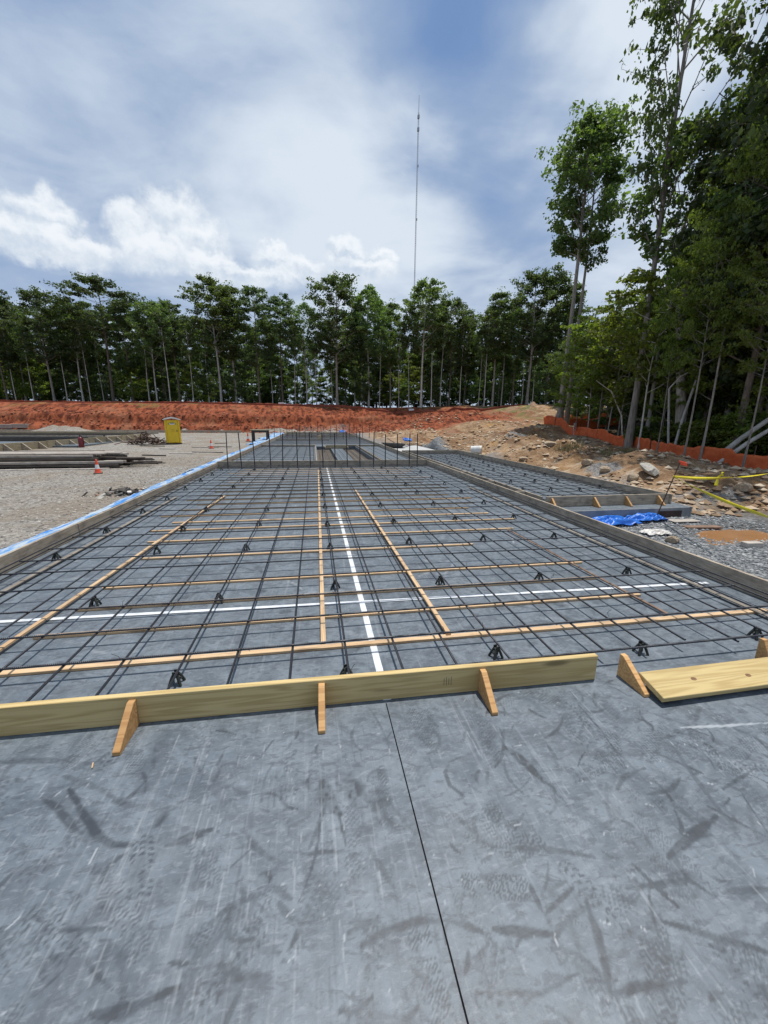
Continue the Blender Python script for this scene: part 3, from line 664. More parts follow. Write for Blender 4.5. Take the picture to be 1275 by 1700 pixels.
for i, y in enumerate(CROSS_Y):
    o = link('rebar', m_rib if i < 4 else m_plain, None, (.42+g.normal(0, .03)+(.14 if i == 0 else 0), y+.008, .112), (0, g.normal(0, .0006), -.012+g.normal(0, .003)))
    tag(o, 'crosswise rebar of the main mat, %s counted from the front timber form' % ordinal(i+1), 'rebar', MAIN)
LONG_X = [.167+.377*k for k in range(-9, 11)]
m_long = bar_mesh(12.4, .0085); m_longr = bar_mesh(12.4, .0085, True, 6)
for i, x in enumerate(LONG_X):
    o = link('rebar', m_longr if 4 <= i <= 12 else m_long, None, (x+g.normal(0, .006), (8.345+abs(g.normal(0, .008))-.03*x if x < 1.9 else 8.405+g.uniform(-.10, .06)-.02), .0955), (g.normal(0, .0005), 0, math.pi/2+g.normal(0, .0012)))
    tag(o, 'lengthwise rebar of the main mat, %s counted from the left form' % ordinal(i+1), 'rebar', MAIN)
for i, (x, z, s) in enumerate([(-3.36,.155,'upper'),(-3.39,.10,'lower'),(4.20,.165,'upper'),(4.24,.105,'lower')]):
    o = link('rebar', m_long, None, (x, 8.4, z), (0, 0, math.pi/2+(.004 if x < 0 else -.003)))
    tag(o, '%s rebar running along the inside of the %s form' % (s, 'left' if x < 0 else 'right'), 'rebar', MAIN)
m_w1, m_w2 = bar_mesh(3.1, .009, n=6), bar_mesh(13.6, .009, n=6)
for i in range(32):
    o = link('rebar', m_w1, None, (6.52+g.normal(0, .02), 7.85+.43*i, .02), (0, 0, g.normal(0, .004)))
    tag(o, 'crosswise rebar of the right wing mat, %s from its braced front board' % ordinal(i+1), 'rebar', WING)
for i in range(8):
    o = link('rebar', m_w2, None, (5.12+.4*i+g.normal(0, .01), 14.5, .002), (0, 0, math.pi/2+g.normal(0, .001)))
    tag(o, 'lengthwise rebar of the right wing mat, %s from its inner boards' % ordinal(i+1), 'rebar', WING)
m_m1, m_m2 = bar_mesh(3.4, .010, n=6), bar_mesh(11.6, .010, n=6)
for i in range(14):
    o = link('rebar', m_m1, None, (-1.75, 15.5+.8*i, .10), (0, 0, g.normal(0, .004))); tag(o, 'crosswise rebar behind the cross form, left of the trenches, %s back' % ordinal(i+1), 'rebar', MID)
for i, x in enumerate([-3.2,-2.75,-2.3,-1.85,-1.4,-.95,-.5,-.05,1.15,1.4,1.65,2.9,3.3,3.7,4.1]):
    o = link('rebar', m_m2, None, (x, 21.1, .085), (0, 0, math.pi/2+g.normal(0, .002))); tag(o, 'lengthwise rebar behind the cross form, %s from the left' % ordinal(i+1), 'rebar', MID)
for j, x in enumerate([.27,.42,.57,.72,.87,1.9,2.07,2.24,2.41,2.58]):
    o = link('rebar', m_m2, None, (x, 21.5, -.12 if j % 2 else -.05), (0, 0, math.pi/2)); o.data.materials
    tag(o, 'rebar lying in the footing trench behind the cross form, %s from the left' % ordinal(j+1), 'rebar', MID)
m_f = bar_mesh(7.4, .012, n=5)
for i in range(34):
    o = link('rebar', m_f, None, (.45, 28+.68*i, .11), (0, 0, g.normal(0, .002))); tag(o, 'crosswise rebar of the farthest mat, %s from the timber across its front' % ordinal(i+1), 'rebar', FARM)
# starter bars standing at the cross form, and a second row far behind
def dowel(x, y, z0, z1, r, lab, grp):
    L = z1-z0; mb = MB(); j = g.normal(0, .022, 2)
    mb.tube([(0, 0, 0), (j[0]*.4, j[1]*.4, L*.5), (j[0], j[1], L)], r*1.75, 6); return tag(mb.build('upright_rebar', 'rebar_steel', None, (x, y, z0)), lab, 'upright rebar', grp)
DX = [-3.10,-2.63,-2.17,-1.61,-1.18,-.65,-.18,.29,.74,1.20,1.68,2.20,2.66,3.13,3.61,3.93]
for i, x in enumerate(DX): dowel(x, 14.62, .002, 1.30+g.normal(0, .03), .0105, 'upright rebar in front of the cross form, %s from the left' % ordinal(i+1), 'upright bars at the cross form')
for i, px in enumerate([447,456,466,477,486,497,507,517,528,538,549,559,570,581,592,602,613,624,634]):
    p = at(px, 729, 0); dowel(p.x, p.y, .002, 1.25+g.normal(0, .06), .014, 'upright rebar far behind the cross form, %s from the left' % ordinal(i+1), 'upright bars far behind')

# plastic chairs that carry the mat
def make_chair():
    t = thing('rebar_chair', '', 'rebar chair', group='black plastic rebar chairs')
    mb = MB(); mb.box((0, 0, .073), (.030, .032, .022)); mb.box((0, .014, .094), (.026, .006, .024)); mb.box((0, -.014, .094), (.026, .006, .024))
    pts = [(.03*math.cos(a), 0, .042+.022*math.sin(a)) for a in np.linspace(0, math.pi, 7)]; mb.tube(pts, .006, 5)
    mb.build('saddle', 'black_plastic', t)
    for sx in (-1, 1):
        for sy in (-1, 1):
            MB().tube([(sx*.010, sy*.010, .080), (sx*.022, sy*.019, .045), (sx*.033, sy*.029, .002)], [.0095, .0095, .0085], 6).build('leg', 'black_plastic', t)
    return t
chair0 = make_chair()
def merged_chair():
    mb = MB(); mb.box((0, 0, .073), (.030, .032, .022)); mb.box((0, .014, .094), (.026, .006, .024)); mb.box((0, -.014, .094), (.026, .006, .024))
    for sx in (-1, 1):
        for sy in (-1, 1): mb.tube([(sx*.010, sy*.010, .080), (sx*.022, sy*.019, .045), (sx*.033, sy*.029, .002)], [.0095, .0095, .0085], 5)
    return mb.mesh('rebar_chair', 'black_plastic')
mch = merged_chair(); first = True
rowsY = [2.36, 3.72, 5.12, 6.35, 7.65, 8.95, 10.25, 11.55, 12.85, 14.1]
for r_, y in enumerate(rowsY):
    for c_, k_ in enumerate((0, 3, 6, 9, 12, 15, 18)):
        x = LONG_X[k_]; lab = 'black rebar chair, %s row from the front form, %s from the left form' % (ordinal(r_+1), ordinal(c_+1))
        p = (x, y+g.normal(0, .06)-.012*x, .001); a = g.normal(0, .25)
        if r_ == 0 and c_ in (0, 1): continue
        if r_ < 4:
            if first: o = chair0; o.location = p; o.rotation_euler = (0, 0, a); o['label'] = lab; first = False
            else: o = dup(chair0, p, a, lab)
            o.scale = (1.12, 1.12, .9)
        else:
            o = tag(link('rebar_chair', mch, None, p, (0, 0, a)), lab, 'rebar chair', 'black plastic rebar chairs'); o.scale = (1.15, 1.15, .9)
for r_ in range(9):
    for c_ in range(4):
        o = tag(link('rebar_chair', mch, None, (5.12+.8*c_+.4*(r_ % 2), 8.1+1.4*r_+g.normal(0, .06), -.089), (0, 0, g.normal(0, .3))), 'black plastic rebar chair of the wing mat, %s row, %s from its inner boards' % (ordinal(r_+1), ordinal(c_+1)), 'rebar chair', 'rebar chairs of the wing'); o.scale = (1.15, 1.15, 1)
# loose curls of tie wire at the front crossings
for i in range(26):
    x = LONG_X[int(g.integers(4, 17))]; y = CROSS_Y[int(g.integers(0, 6))]
    pts = [(0, 0, 0)]; a = g.uniform(0, 6.28); d = Vector((math.cos(a)*.02, math.sin(a)*.02, .012))
    for s in range(4): d = Euler((g.normal(0, .5), g.normal(0, .5), g.normal(0, .6))).to_matrix() @ d; pts.append(tuple(Vector(pts[-1])+d))
    tag(MB().tube(pts, .0017, 5).build('tie_wire', 'wire_steel', None, (x, y, .118)), 'thin curl of tie wire twisted round a rebar crossing', 'tie wire', 'tie wires on the main mat')

# ------------------------------------------------------------------ timber forms
def brace_mesh(h, base, th=.038, top=.03, mat='brace_timber'):
    # local: back edge at y=0 against the board, foot towards -y
    mb = MB(); mb.prism([(-th/2, 0, 0), (-th/2, 0, h), (-th/2, -top, h), (-th/2, -base, .022), (-th/2, -base, 0)], None, (th, 0, 0))
    return mb.mesh('brace', mat, .002)
def board(name, c, L, h, t, rotz, mat, label, cat, group=None, parent=None, z0=0.0, tilt=0.0):
    mb = MB(); mb.box((0, 0, h/2), (L, t, h)); o = mb.build(name, mat, parent, (c[0], c[1], z0), (tilt, 0, rotz), bevel=.003)
    return tag(o, label, cat, group) if label else o
A = -.030
ff = thing('front_form', 'new yellow timber form board standing across the slab with three braces', 'form board', (0, 2.085, 0), A)
board('board', (-.69, .019), 5.10, .184, .038, 0, 'new_timber', None, None, parent=ff)
for x, lx in ((-1.085, 0), (-.015, 0), (1.02, 0)):
    o = link('brace', brace_mesh(.165, .225), ff, (x+.01, 0, .0005))
mb = MB()
for i_ in range(4): mb.box((.775+.016*i_, -.0006, .095), (.0028, .0012, .05+.012*(i_ % 2)))
mb.build('pencil_mark', 'pencil', ff)
lf = thing('fallen_form', 'new yellow timber form board lying flat beside two upright braces', 'form board', (0, 0, 0))
board('board', (3.62, 1.83), 3.06, .038, .205, 0, 'new_timber', None, None, parent=lf, z0=.050, tilt=.22)
Mt = Matrix.Rotation(.22, 4, 'X')
for kx, ky in ((2.42, .004), (2.83, -.02), (3.5, .03)):
    mb = MB(); mb.lathe([(.017, 0), (.016, .0012)], 14); o = mb.build('knot', 'knot_wood', lf, Vector((kx, 1.83, .050))+Mt @ Vector((0, ky, .0378))); o.rotation_euler = (.22, 0, 0); o.scale = (1.25, .8, 1)
link('brace', brace_mesh(.165, .24), lf, (2.07, 2.055, .0005)); link('brace', brace_mesh(.165, .10), lf, (3.27, 2.06, .0005))
link('brace', brace_mesh(.165, .10), lf, (4.40, 2.06, .0005))
SF = 'old side form boards'
def run_boards(x, y0, y1, n, side, t=.038, h=.2, z0=0.0, mat='old_timber', grp=SF, desc='old grey form board along the %s side of the slab'):
    L = (y1-y0)/n
    for i in range(n):
        yc = y0+L*(i+.5); lab = (desc % side)+', %s from front' % ordinal(i+1)
        board('form_board', (x+g.normal(0, .006), yc), L-.006, h+g.normal(0, .004), t, math.pi/2+g.normal(0, .0012), mat, lab, 'form board', grp, z0=z0)
run_boards(-3.545, 2.0, 14.8, 3, 'left'); run_boards(4.445, 2.0, 14.8, 3, 'right', h=.205)
run_boards(-3.545, 14.8, 52.6, 6, 'far left'); run_boards(4.445, 14.8, 50, 6, 'far right')
board('form_board', (.45, 14.85), 7.9, .255, .05, -.004, 'old_timber', 'long grey timber form across the slab behind the upright rebar', 'form board', 'cross forms')
board('form_board', (-1.7, 27.1), 3.6, .12, .05, 0, 'old_timber', 'low timber across the slab beyond the trenches, left half', 'form board', 'cross forms')
board('form_board', (2.6, 27.1), 3.6, .10, .05, 0, 'pale_form_timber', 'low timber across the slab beyond the trenches, right half', 'form board', 'cross forms')
board('form_board', (.05, 21.4), 10.8, .12, .04, math.pi/2, 'old_timber', 'timber form along the left edge of the left footing trench', 'form board', 'cross forms')
board('form_board', (2.84, 21.4), 10.8, .10, .04, math.pi/2, 'old_timber', 'timber form along the right edge of the right footing trench', 'form board', 'cross forms')
for i, (y, x, L, h) in enumerate([(35, -1.0, 4.6, .14), (42, 1.2, 6.2, .16), (47, -.8, 5.0, .16), (52.8, .4, 7.9, .22)]):
    board('form_board', (x, y), L, h, .06, 0, 'pale_form_timber' if i % 2 else 'old_timber', 'timber across the farthest slab, %s counted towards the clay bank' % ordinal(i+1), 'form board', 'cross forms')
p = at(536, 730, 0); board('form_board', (p.x-.3, p.y), 1.7, .4, .06, math.pi/2-.2, 'pale_form_timber', 'short pale timber standing lengthwise on the far slab', 'form board', 'cross forms')
# open pale timber box over the middle strip
pf = thing('open_box', 'small pale timber frame lying over the strip between the trenches', 'timber box', (1.38, 25.6, .002))
for nm, c, L, a in (('rail', (0, -.8), 1.5, 0), ('rail', (0, .8), 1.5, 0), ('rail', (-.72, 0), 1.56, math.pi/2), ('rail', (.72, 0), 1.56, math.pi/2)): board(nm, c, L, .10, .05, a, 'pale_form_timber', None, None, parent=pf)
# the wing on the right
run_boards(4.93, 7.62, 21.2, 4, 'inner', h=.22, z0=-.089, grp='wing form boards', desc='old timber form board along the %s side of the right wing')
run_boards(8.13, 7.45, 21.4, 3, 'outer', h=.235, z0=-.089, grp='wing form boards', desc='old timber form board along the %s side of the right wing')
wf = thing('wing_front_form', 'old grey timber board with three braces across the front of the right wing', 'form board', (6.52, 7.50, -.089), -.012)
board('board', (0, .019), 3.10, .235, .038, 0, 'old_timber', None, None, parent=wf)
for x in (-1.42, -.38, .42, 1.26): link('brace', brace_mesh(.20, .22, .04, .02), wf, (x, 0, .0005))
board('form_board', (6.5, 21.45), 3.3, .22, .04, 0, 'old_timber', 'old timber board closing the far end of the right wing', 'form board', 'wing form boards', z0=-.089)
for i, y in enumerate((8.3, 9.9, 11.9)): board('spacer_block', (4.69, y), .43, .12, .04, 0, 'old_timber', 'timber spacer between the slab form and the wing, %s from the front' % ordinal(i+1), 'timber spacer', 'timber spacers', z0=.02)
mb = MB(); mb.box((4.69, 14.4, -.23), (.44, 13.6, .2)); tag(mb.build('shaded_dirt_strip', 'recess_shade'), kind='structure')  # dirt in the gap beside the wing, its shade put into the colour

p = at(154, 1272, 0); mb = MB(); mb.box((0, 0, .004), (.035, .006, .006)); tag(mb.build('wood_sliver', 'batten_timber', None, (p.x, p.y, .0005), (0, 0, 1.9)), 'small wood sliver lying on the slab in front of the left brace', 'wood sliver')
# ------------------------------------------------------------------ blue sheeting along the forms
def sheet(name, inner, outer, nx, mat, label, cat, group, amp=.03, seed=0, lift=.02, edge=.12):
    inner, outer = np.array(inner, float), np.array(outer, float); n = nx*24
    t = np.linspace(0, 1, n); ti = np.linspace(0, 1, len(inner))
    I = np.stack([np.interp(t, ti, inner[:, k]) for k in range(3)], 1); O = np.stack([np.interp(t, ti, outer[:, k]) for k in range(3)], 1)
    L = np.linalg.norm(inner[-1]-inner[0]); m = 14; V = []
    for j in range(m):
        s = j/(m-1); w = np.full(n, s)
        e = 1+(edge*(fbm(t*L*1.3, t*0+1.5, seed, 3)-.5)*2 if s > .0 else 0)
        Q = I+(O-I)*(s*e)[:, None] if np.ndim(e) else I+(O-I)*s
        Z = amp*(fbm(t*L*2.2, np.full(n, s*3.0)+.7*t, seed+3, 4)-.35)*(.3+1.2*np.sin(np.pi*min(s, .9)))
        V.append(np.stack([Q[:, 0], Q[:, 1], Q[:, 2]+np.maximum(Z, -.004)+.004], 1))
    V = np.concatenate(V); me = np_mesh(name, V, grid_faces(n, m), mat)
    o = link(name, me); md = o.modifiers.new('solid', 'SOLIDIFY'); md.thickness = .003
    return tag(o, label, cat, group)
yy = [3.0, 5, 8, 11, 14.5]
sheet('blue_sheeting', [(-3.58, y, .19) for y in yy], [(-4.45-.06*math.sin(y*1.3), y, gz(-4.45, y)+.012) for y in yy], 12, 'blue_plastic', 'dusty blue plastic sheeting draped outside the near left form', 'plastic sheet', 'blue sheeting', amp=.10, seed=201, edge=.16)
yy = [14.5, 17, 20, 24, 30]
sheet('blue_sheeting', [(-3.58, y, .19) for y in yy], [(-4.55, y, gz(-4.55, y)+.012) for y in yy], 8, 'blue_plastic', 'dusty blue plastic sheeting outside the left form, beyond the near sheet', 'plastic sheet', 'blue sheeting', amp=.12, seed=207, edge=.3)
yy = [30, 36, 42, 50]
sheet('blue_sheeting', [(-3.58, y, .16) for y in yy], [(-4.9, y, gz(-4.9, y)+.02) for y in yy], 6, 'blue_plastic', 'farthest blue plastic sheeting outside the left form, near the work table', 'plastic sheet', 'blue sheeting', amp=.15, seed=211, edge=.4)
yy = [2.4, 3.5, 5, 6.6]
sheet('blue_sheeting', [(4.47, y, -.02) for y in yy], [(4.86, y, -.33) for y in yy], 6, 'blue_plastic', 'strip of blue plastic sheeting below the outside of the right form', 'plastic sheet', 'blue sheeting', amp=.05, seed=215, edge=.3)
# crumpled blue tarp by the wing corner
def crumple(name, c, sx, sy, h, mat, label, cat, seed, rot=0.0, group=None):
    n = 46; X, Y = np.meshgrid(np.linspace(-1, 1, n), np.linspace(-1, 1, n)); f = fbm(X*2.0+3, Y*2.4+1, seed, 3); r = np.abs(f-.5)*2
    Z = h*np.clip(1.25-2.3*r, 0, 1)*(1-.75*(np.maximum(np.abs(X), np.abs(Y)))**3)+.3*h*fbm(X*6, Y*6, seed+5, 2)
    XX = sx*(X+.12*(fbm(X*2, Y*2, seed+9, 2)-.5)); YY = sy*(Y+.35*(fbm(X*1.5, Y*1.5, seed+13, 3)-.5))
    ca, sa = math.cos(rot), math.sin(rot); WX, WY = c[0]+XX*ca-YY*sa, c[1]+XX*sa+YY*ca
    Zg = ground_height(WX, WY)
    me = np_mesh(name, np.stack([XX*ca-YY*sa, XX*sa+YY*ca, Zg+Z+.02-c[2]], -1).reshape(-1, 3), grid_faces(n, n), mat)
    o = link(name, me, None, c); md = o.modifiers.new('solid', 'SOLIDIFY'); md.thickness = .004; return tag(o, label, cat, group)
crumple('blue_tarp', (6.05, 6.85, -.35), .55, .26, .13, 'tarp_blue', 'bright crumpled blue tarp on the gravel beneath the wing footing', 'tarp', 311)
crumple('blue_tarp', (6.95, 6.90, -.35), .42, .18, .13, 'tarp_blue', 'smaller blue tarp bunched under the open end of the wing footing', 'tarp', 317)
crumple('plastic_sheet', (6.35, 6.02, -.35), .26, .13, .07, 'white_plastic', 'crumpled dirty white plastic sheet on the gravel below the blue tarp', 'plastic sheet', 323)
def debris(c, n, rx, ry, seed, label):
    q = np.random.default_rng(seed)
    mats = ['debris_dark', 'plank_timber', 'white_plastic', 'red_plank', 'concrete_chunk']
    t = thing('debris_heap', label, 'debris', (c[0], c[1], gz(c[0], c[1])))
    for m in range(5):
        mb = MB()
        for i in range(n if m < 2 else n//3):
            x, y = q.normal(0, rx), q.normal(0, ry); s_ = q.uniform(.03, .13); mb.box((x, y, q.uniform(.01, .07)), (s_*q.uniform(1, 3), s_, s_*.3), Euler((q.normal(0, .4), q.normal(0, .4), q.uniform(0, 6))).to_matrix())
        mb.build(['dark_scrap', 'wood_scrap', 'plastic_scrap', 'brick_scrap', 'rubble_scrap'][m], mats[m], t)
debris((-4.75, 10.6), 26, .32, .20, 5, 'heap of dark mixed scrap lying beside the blue sheeting on the gravel')
crumple('blue_tarp', (7.6, 31.5, 0), .35, .22, .12, 'tarp_blue', 'small blue tarp on the tan dirt beyond the concrete pad', 'tarp', 335)
crumple('blue_tarp', (3.8, 53.9, .1), .4, .3, .15, 'tarp_blue', 'far blue tarp at the foot of the clay bank', 'tarp', 341)

# ------------------------------------------------------------------ things standing about the site
def on_ground(px, py, z=0.0):
    d = ray(px, py); d = d/d.length; ts = np.concatenate([np.arange(1.5, 30, .02), np.arange(30, 120, .1)])
    h = CAM_H+d.z*ts-ground_height(d.x*ts, d.y*ts); i = int(np.argmax(h <= 0)); p = d*float(ts[i])
    return Vector((p.x, p.y, gz(p.x, p.y)))
def make_toilet():
    p = on_ground(289, 737); t = thing('portable_toilet', 'yellow portable toilet with white roof standing on the gravel before the clay bank', 'portable toilet', p, .34); t.scale = (.90, .90, .85)
    MB().box((0, 0, 1.06), (1.08, 1.12, 1.94)).build('cabin', 'toilet_yellow', t, bevel=.03)
    MB().box((0, 0, .045), (1.16, 1.22, .09)).build('skid_base', 'cone_base', t, bevel=.01)
    mb = MB(); mb.box((0, -.585, 1.04), (.80, .05, 1.80)); d = mb.build('door', 'toilet_yellow', t, bevel=.02)
    mb = MB(); pts = [(.33*math.cos(a), -.618, 1.66+.20*math.sin(a)) for a in np.linspace(0, math.pi, 10)]; mb.prism(pts, None, (0, .01, 0)); mb.build('door_arch', 'toilet_yellow_dark', d)
    MB().box((0, -.630, 1.72), (.36, .012, .13)).build('door_sign', 'sign_white', d)
    MB().box((0, -.640, 1.755), (.29, .008, .045)).build('sign_lettering', 'dark_vent', d)
    mb = MB(); mb.box((.0, -.618, 1.22), (.24, .02, .035)); mb.box((0, -.618, 1.10), (.24, .02, .03)); mb.build('door_rib', 'toilet_yellow_dark', d)
    MB().box((.30, -.63, 1.12), (.05, .05, .14)).build('handle', 'dark_vent', d, bevel=.008)
    for x in (-.46, .46): MB().box((x, -.578, 1.04), (.10, .07, 1.86)).build('corner_post', 'toilet_yellow', t, bevel=.02)
    for y in (-.28, .22): MB().box((.55, y, 1.2), (.03, .30, 1.2)).build('side_panel', 'toilet_yellow_dark', t, bevel=.01)
    MB().box((.55, 0, .38), (.03, .8, .24)).build('side_vent', 'toilet_yellow_dark', t, bevel=.01)
    mb = MB(); prof = [(-.64, 2.02), (-.64, 2.08), (-.35, 2.20), (0, 2.29), (.35, 2.20), (.64, 2.08), (.64, 2.02), (.33, 2.10), (0, 2.17), (-.33, 2.10)]
    mb.prism([(x, -.68, z) for x, z in prof], None, (0, 1.36, 0)); mb.build('roof', 'white_roof', t)
    MB().tube([(-.35, .4, 2.1), (-.35, .4, 2.42)], .05, 8).build('vent_pipe', 'dark_vent', t)
make_toilet()
def make_cone(p, s, lab, lean=0.0):
    t = thing('traffic_cone', lab, 'traffic cone', p, .4, 'traffic cones'); t.scale = (s, s, s); t.rotation_euler = (lean, 0, .4)
    MB().box((0, 0, .02), (.38, .38, .04)).build('base', 'cone_base', t, bevel=.01)
    MB().lathe([(.150, .04), (.138, .07), (.122, .15), (.105, .24)], 20).build('lower_cone', 'cone_orange', t)
    MB().lathe([(.105, .24), (.073, .45)], 20).build('reflective_collar', 'cone_white', t)
    MB().lathe([(.073, .45), (.040, .66), (.034, .71), (.024, .72)], 20).build('tip', 'cone_orange', t)
make_cone(on_ground(163, 786), .68, 'orange traffic cone with white collar standing in front of the plank stack')
make_cone(on_ground(351, 745), .78, 'weathered orange and white cone on the gravel right of the yellow toilet')
make_cone(on_ground(412, 733), .95, 'far red traffic cone standing left of the work table')
# weathered plank stack
PG = 'planks of the weathered stack'
base = on_ground(0, 776); gs = np.random.default_rng(21)
def plank(x1, y, z, L, w, h, mat, lab, grp=PG, rot=0.0):
    mb = MB(); mb.box((-L/2, 0, h/2), (L, w, h)); return tag(mb.build('plank', mat, None, (x1, y, z), (0, 0, rot), bevel=.006), lab, 'plank', grp)
p0 = on_ground(186, 777); zb = p0.z
for i in range(3): MB()
z = zb+.06; names = ['lowest', 'second', 'third', 'fourth', 'topmost']
for l_, h in enumerate([.095, .09, .10, .08, .04]):
    for j in range(4):
        pale = (l_ in (3, 4) and j < 3) or (l_ == 1 and j == 0)
        plank(p0.x+gs.uniform(-.6, .5)-.1*l_, p0.y+.12+.42*j+.05*l_, z, 7.2+gs.uniform(-.4, .4), .38 if l_ < 4 else .26, h, 'plank_timber_pale' if pale else 'plank_timber',
              'weathered plank in the stack left of the cone, %s layer, %s from its front' % (names[l_], ordinal(j+1)), rot=gs.normal(0, .008)+.02)
    z += h+.022
for i, dx in enumerate((-6.3, -3.9, -1.4)):
    mb = MB(); mb.box((0, 0, .05), (.10, 1.7, .10)); tag(mb.build('timber_bearer', 'plank_timber', None, (p0.x+dx, p0.y+.75, zb-.04), (0, 0, .02), bevel=.006), 'short bearer under the weathered plank stack, %s from the left' % ordinal(i+1), 'timber bearer', 'bearers under the plank stack')
plank(p0.x+.05, p0.y-.35, zb+.0, 3.9, .14, .04, 'plank_timber_pale', 'single pale plank lying on the gravel behind the near cone', rot=.03)
for i in range(14):
    L = gs.uniform(.7, 1.7)
    plank(p0.x+gs.uniform(.5, 1.5), p0.y+gs.uniform(.2, 1.8), zb+gs.uniform(.01, .42)*(1 if i > 4 else .2), L, gs.uniform(.06, .12), gs.uniform(.03, .06), 'plank_timber', 'short dark offcut poking out at the right end of the plank stack', 'offcuts at the end of the plank stack', rot=gs.normal(0, .22))
# rebar scrap heap
def scrap_heap():
    p = on_ground(243, 738); mb = MB(); q = np.random.default_rng(4)
    for i in range(80):
        a = q.uniform(0, 6.28); c = Vector((q.normal(0, .7), q.normal(0, .35), 0)); L = q.uniform(.3, .9); z = max(.03, .75*math.exp(-(c.x/.8)**2)*q.uniform(.1, 1.0))
        d = Vector((math.cos(a)*L, math.sin(a)*L, q.normal(0, .12))); k = Vector((q.normal(0, .12), q.normal(0, .12), q.uniform(0, .15)))
        A_, B_ = c-d*.6, c+d*.6; A_.z = max(.03, z+d.z); B_.z = max(.03, z-d.z)
        mb.tube([A_, (A_+B_)/2+k+Vector((0, 0, 0)), B_], .028, 5)
    tag(mb.build('scrap_heap', 'rusty_steel', None, p), 'tangled dark heap of bent steel offcuts left of the yellow toilet', 'scrap heap')
scrap_heap()
def extinguisher():
    p = on_ground(136, 743); t = thing('fire_extinguisher', 'dark red canister with a black top standing behind the plank stack', 'canister', p); t.scale = (1.15, 1.15, 1.35)
    MB().lathe([(.12, 0), (.13, .03), (.13, .40), (.09, .47), (.04, .50)], 16).build('tank', 'extinguisher_red', t)
    mb = MB(); mb.tube([(0, 0, .50), (0, 0, .56)], .045, 8); mb.tube([(-.04, 0, .56), (.06, 0, .60), (.12, 0, .57)], .016, 6); mb.build('valve', 'dark_vent', t)
    MB().tube([(.04, 0, .55), (.13, 0, .48), (.15, 0, .30), (.14, 0, .15)], .014, 6).build('hose', 'dark_vent', t)
extinguisher()
def work_table():
    p = on_ground(433, 733); t = thing('work_table', 'rough timber work table on the gravel beyond the cross form', 'work table', p, -.05); t.scale = (1.15, 1.15, 1.1)
    MB().box((0, 0, .86), (1.25, .8, .07)).build('table_top', 'pale_form_timber', t, bevel=.01)
    for x in (-.5, .5):
        for y in (-.3, .3): MB().box((x, y, .41), (.10, .10, .83)).build('leg', 'plank_timber', t)
    for y in (-.3, .3): MB().box((0, y-.06*(1 if y > 0 else -1), .74), (1.05, .03, .12)).build('apron', 'plank_timber', t)
    mb = MB(); mb.box((-.5, .0, .3), (.03, .7, .1)); mb.box((.5, 0, .3), (.03, .7, .1)); mb.build('stretcher', 'plank_timber', t)
work_table()
def barrow():
    p = at(654, 744, -.05); p = Vector((p.x, p.y, gz(p.x, p.y) if not (p.x < 4.42) else 0.0)); t = thing('wheelbarrow', 'black wheelbarrow with a pale board in its tray at the edge of the far slab', 'wheelbarrow', p, .1); t.scale = (1.25, 1.25, 1.2)
    M_ = Matrix.Rotation(math.pi/2, 4, 'X')
    w = MB().lathe([(.06, -.05), (.16, -.055), (.20, -.03), (.20, .03), (.16, .055), (.06, .05)], 18, M_).build('wheel', 'dark_vent', t, (-.42, 0, .2))
    MB().lathe([(.02, -.06), (.10, -.058), (.10, .058), (.02, .06)], 12, M_).build('rim', 'galvanised', w)
    mb = MB(); top = [(-.62, -.34, .66), (.55, -.36, .62), (.55, .36, .62), (-.62, .34, .66)]; bot = [(-.22, -.2, .36), (.34, -.24, .38), (.34, .24, .38), (-.22, .2, .36)]
    vs = top+bot; mb.add(vs, [(4, 7, 6, 5), (0, 4, 5, 1), (1, 5, 6, 2), (2, 6, 7, 3), (3, 7, 4, 0)]); o = mb.build('tray', 'barrow_black', t); o.modifiers.new('solid', 'SOLIDIFY').thickness = .02
    for s in (-1, 1):
        MB().tube([(-.42, s*.07, .2), (.2, s*.24, .36), (1.15, s*.30, .62)], .022, 6).build('handle', 'plank_timber', t)
        MB().tube([(.28, s*.24, .37), (.42, s*.24, .0)], .02, 6).build('leg', 'barrow_black', t)
    mb = MB(); mb.box((0, 0, 0), (.8, .22, .04), Matrix.Rotation(.55, 3, 'Y')); tag(mb.build('plank', 'plank_timber_pale', None, (p.x-.15, p.y, p.z+.92), bevel=.004), 'pale board leaning in the wheelbarrow tray', 'plank')
barrow()
def bucket():
    p = on_ground(790, 754); t = thing('bucket', 'white plastic bucket lying on its side at the foot of the tan dirt', 'bucket', p+Vector((0, 0, .25)), -.45); t.scale = (1.5, 1.5, 1.5)
    M_ = Matrix.Rotation(math.pi/2, 4, 'Y')
    MB().lathe([(.135, -.20), (.142, -.19), (.155, .10), (.165, .105), (.165, .135), (.157, .14), (.157, .19)], 28, M_).build('body', 'bucket_white', t)
    MB().lathe([(.168, .185), (.170, .19), (.170, .215), (.150, .218), (.145, .208)], 28, M_).build('lid', 'bucket_lid', t)
    MB().tube([(.11, .165*math.cos(a), .165*math.sin(a)*1.02) for a in np.linspace(-.1, math.pi+.1, 12)], .005, 5).build('handle', 'galvanised', t)
bucket()

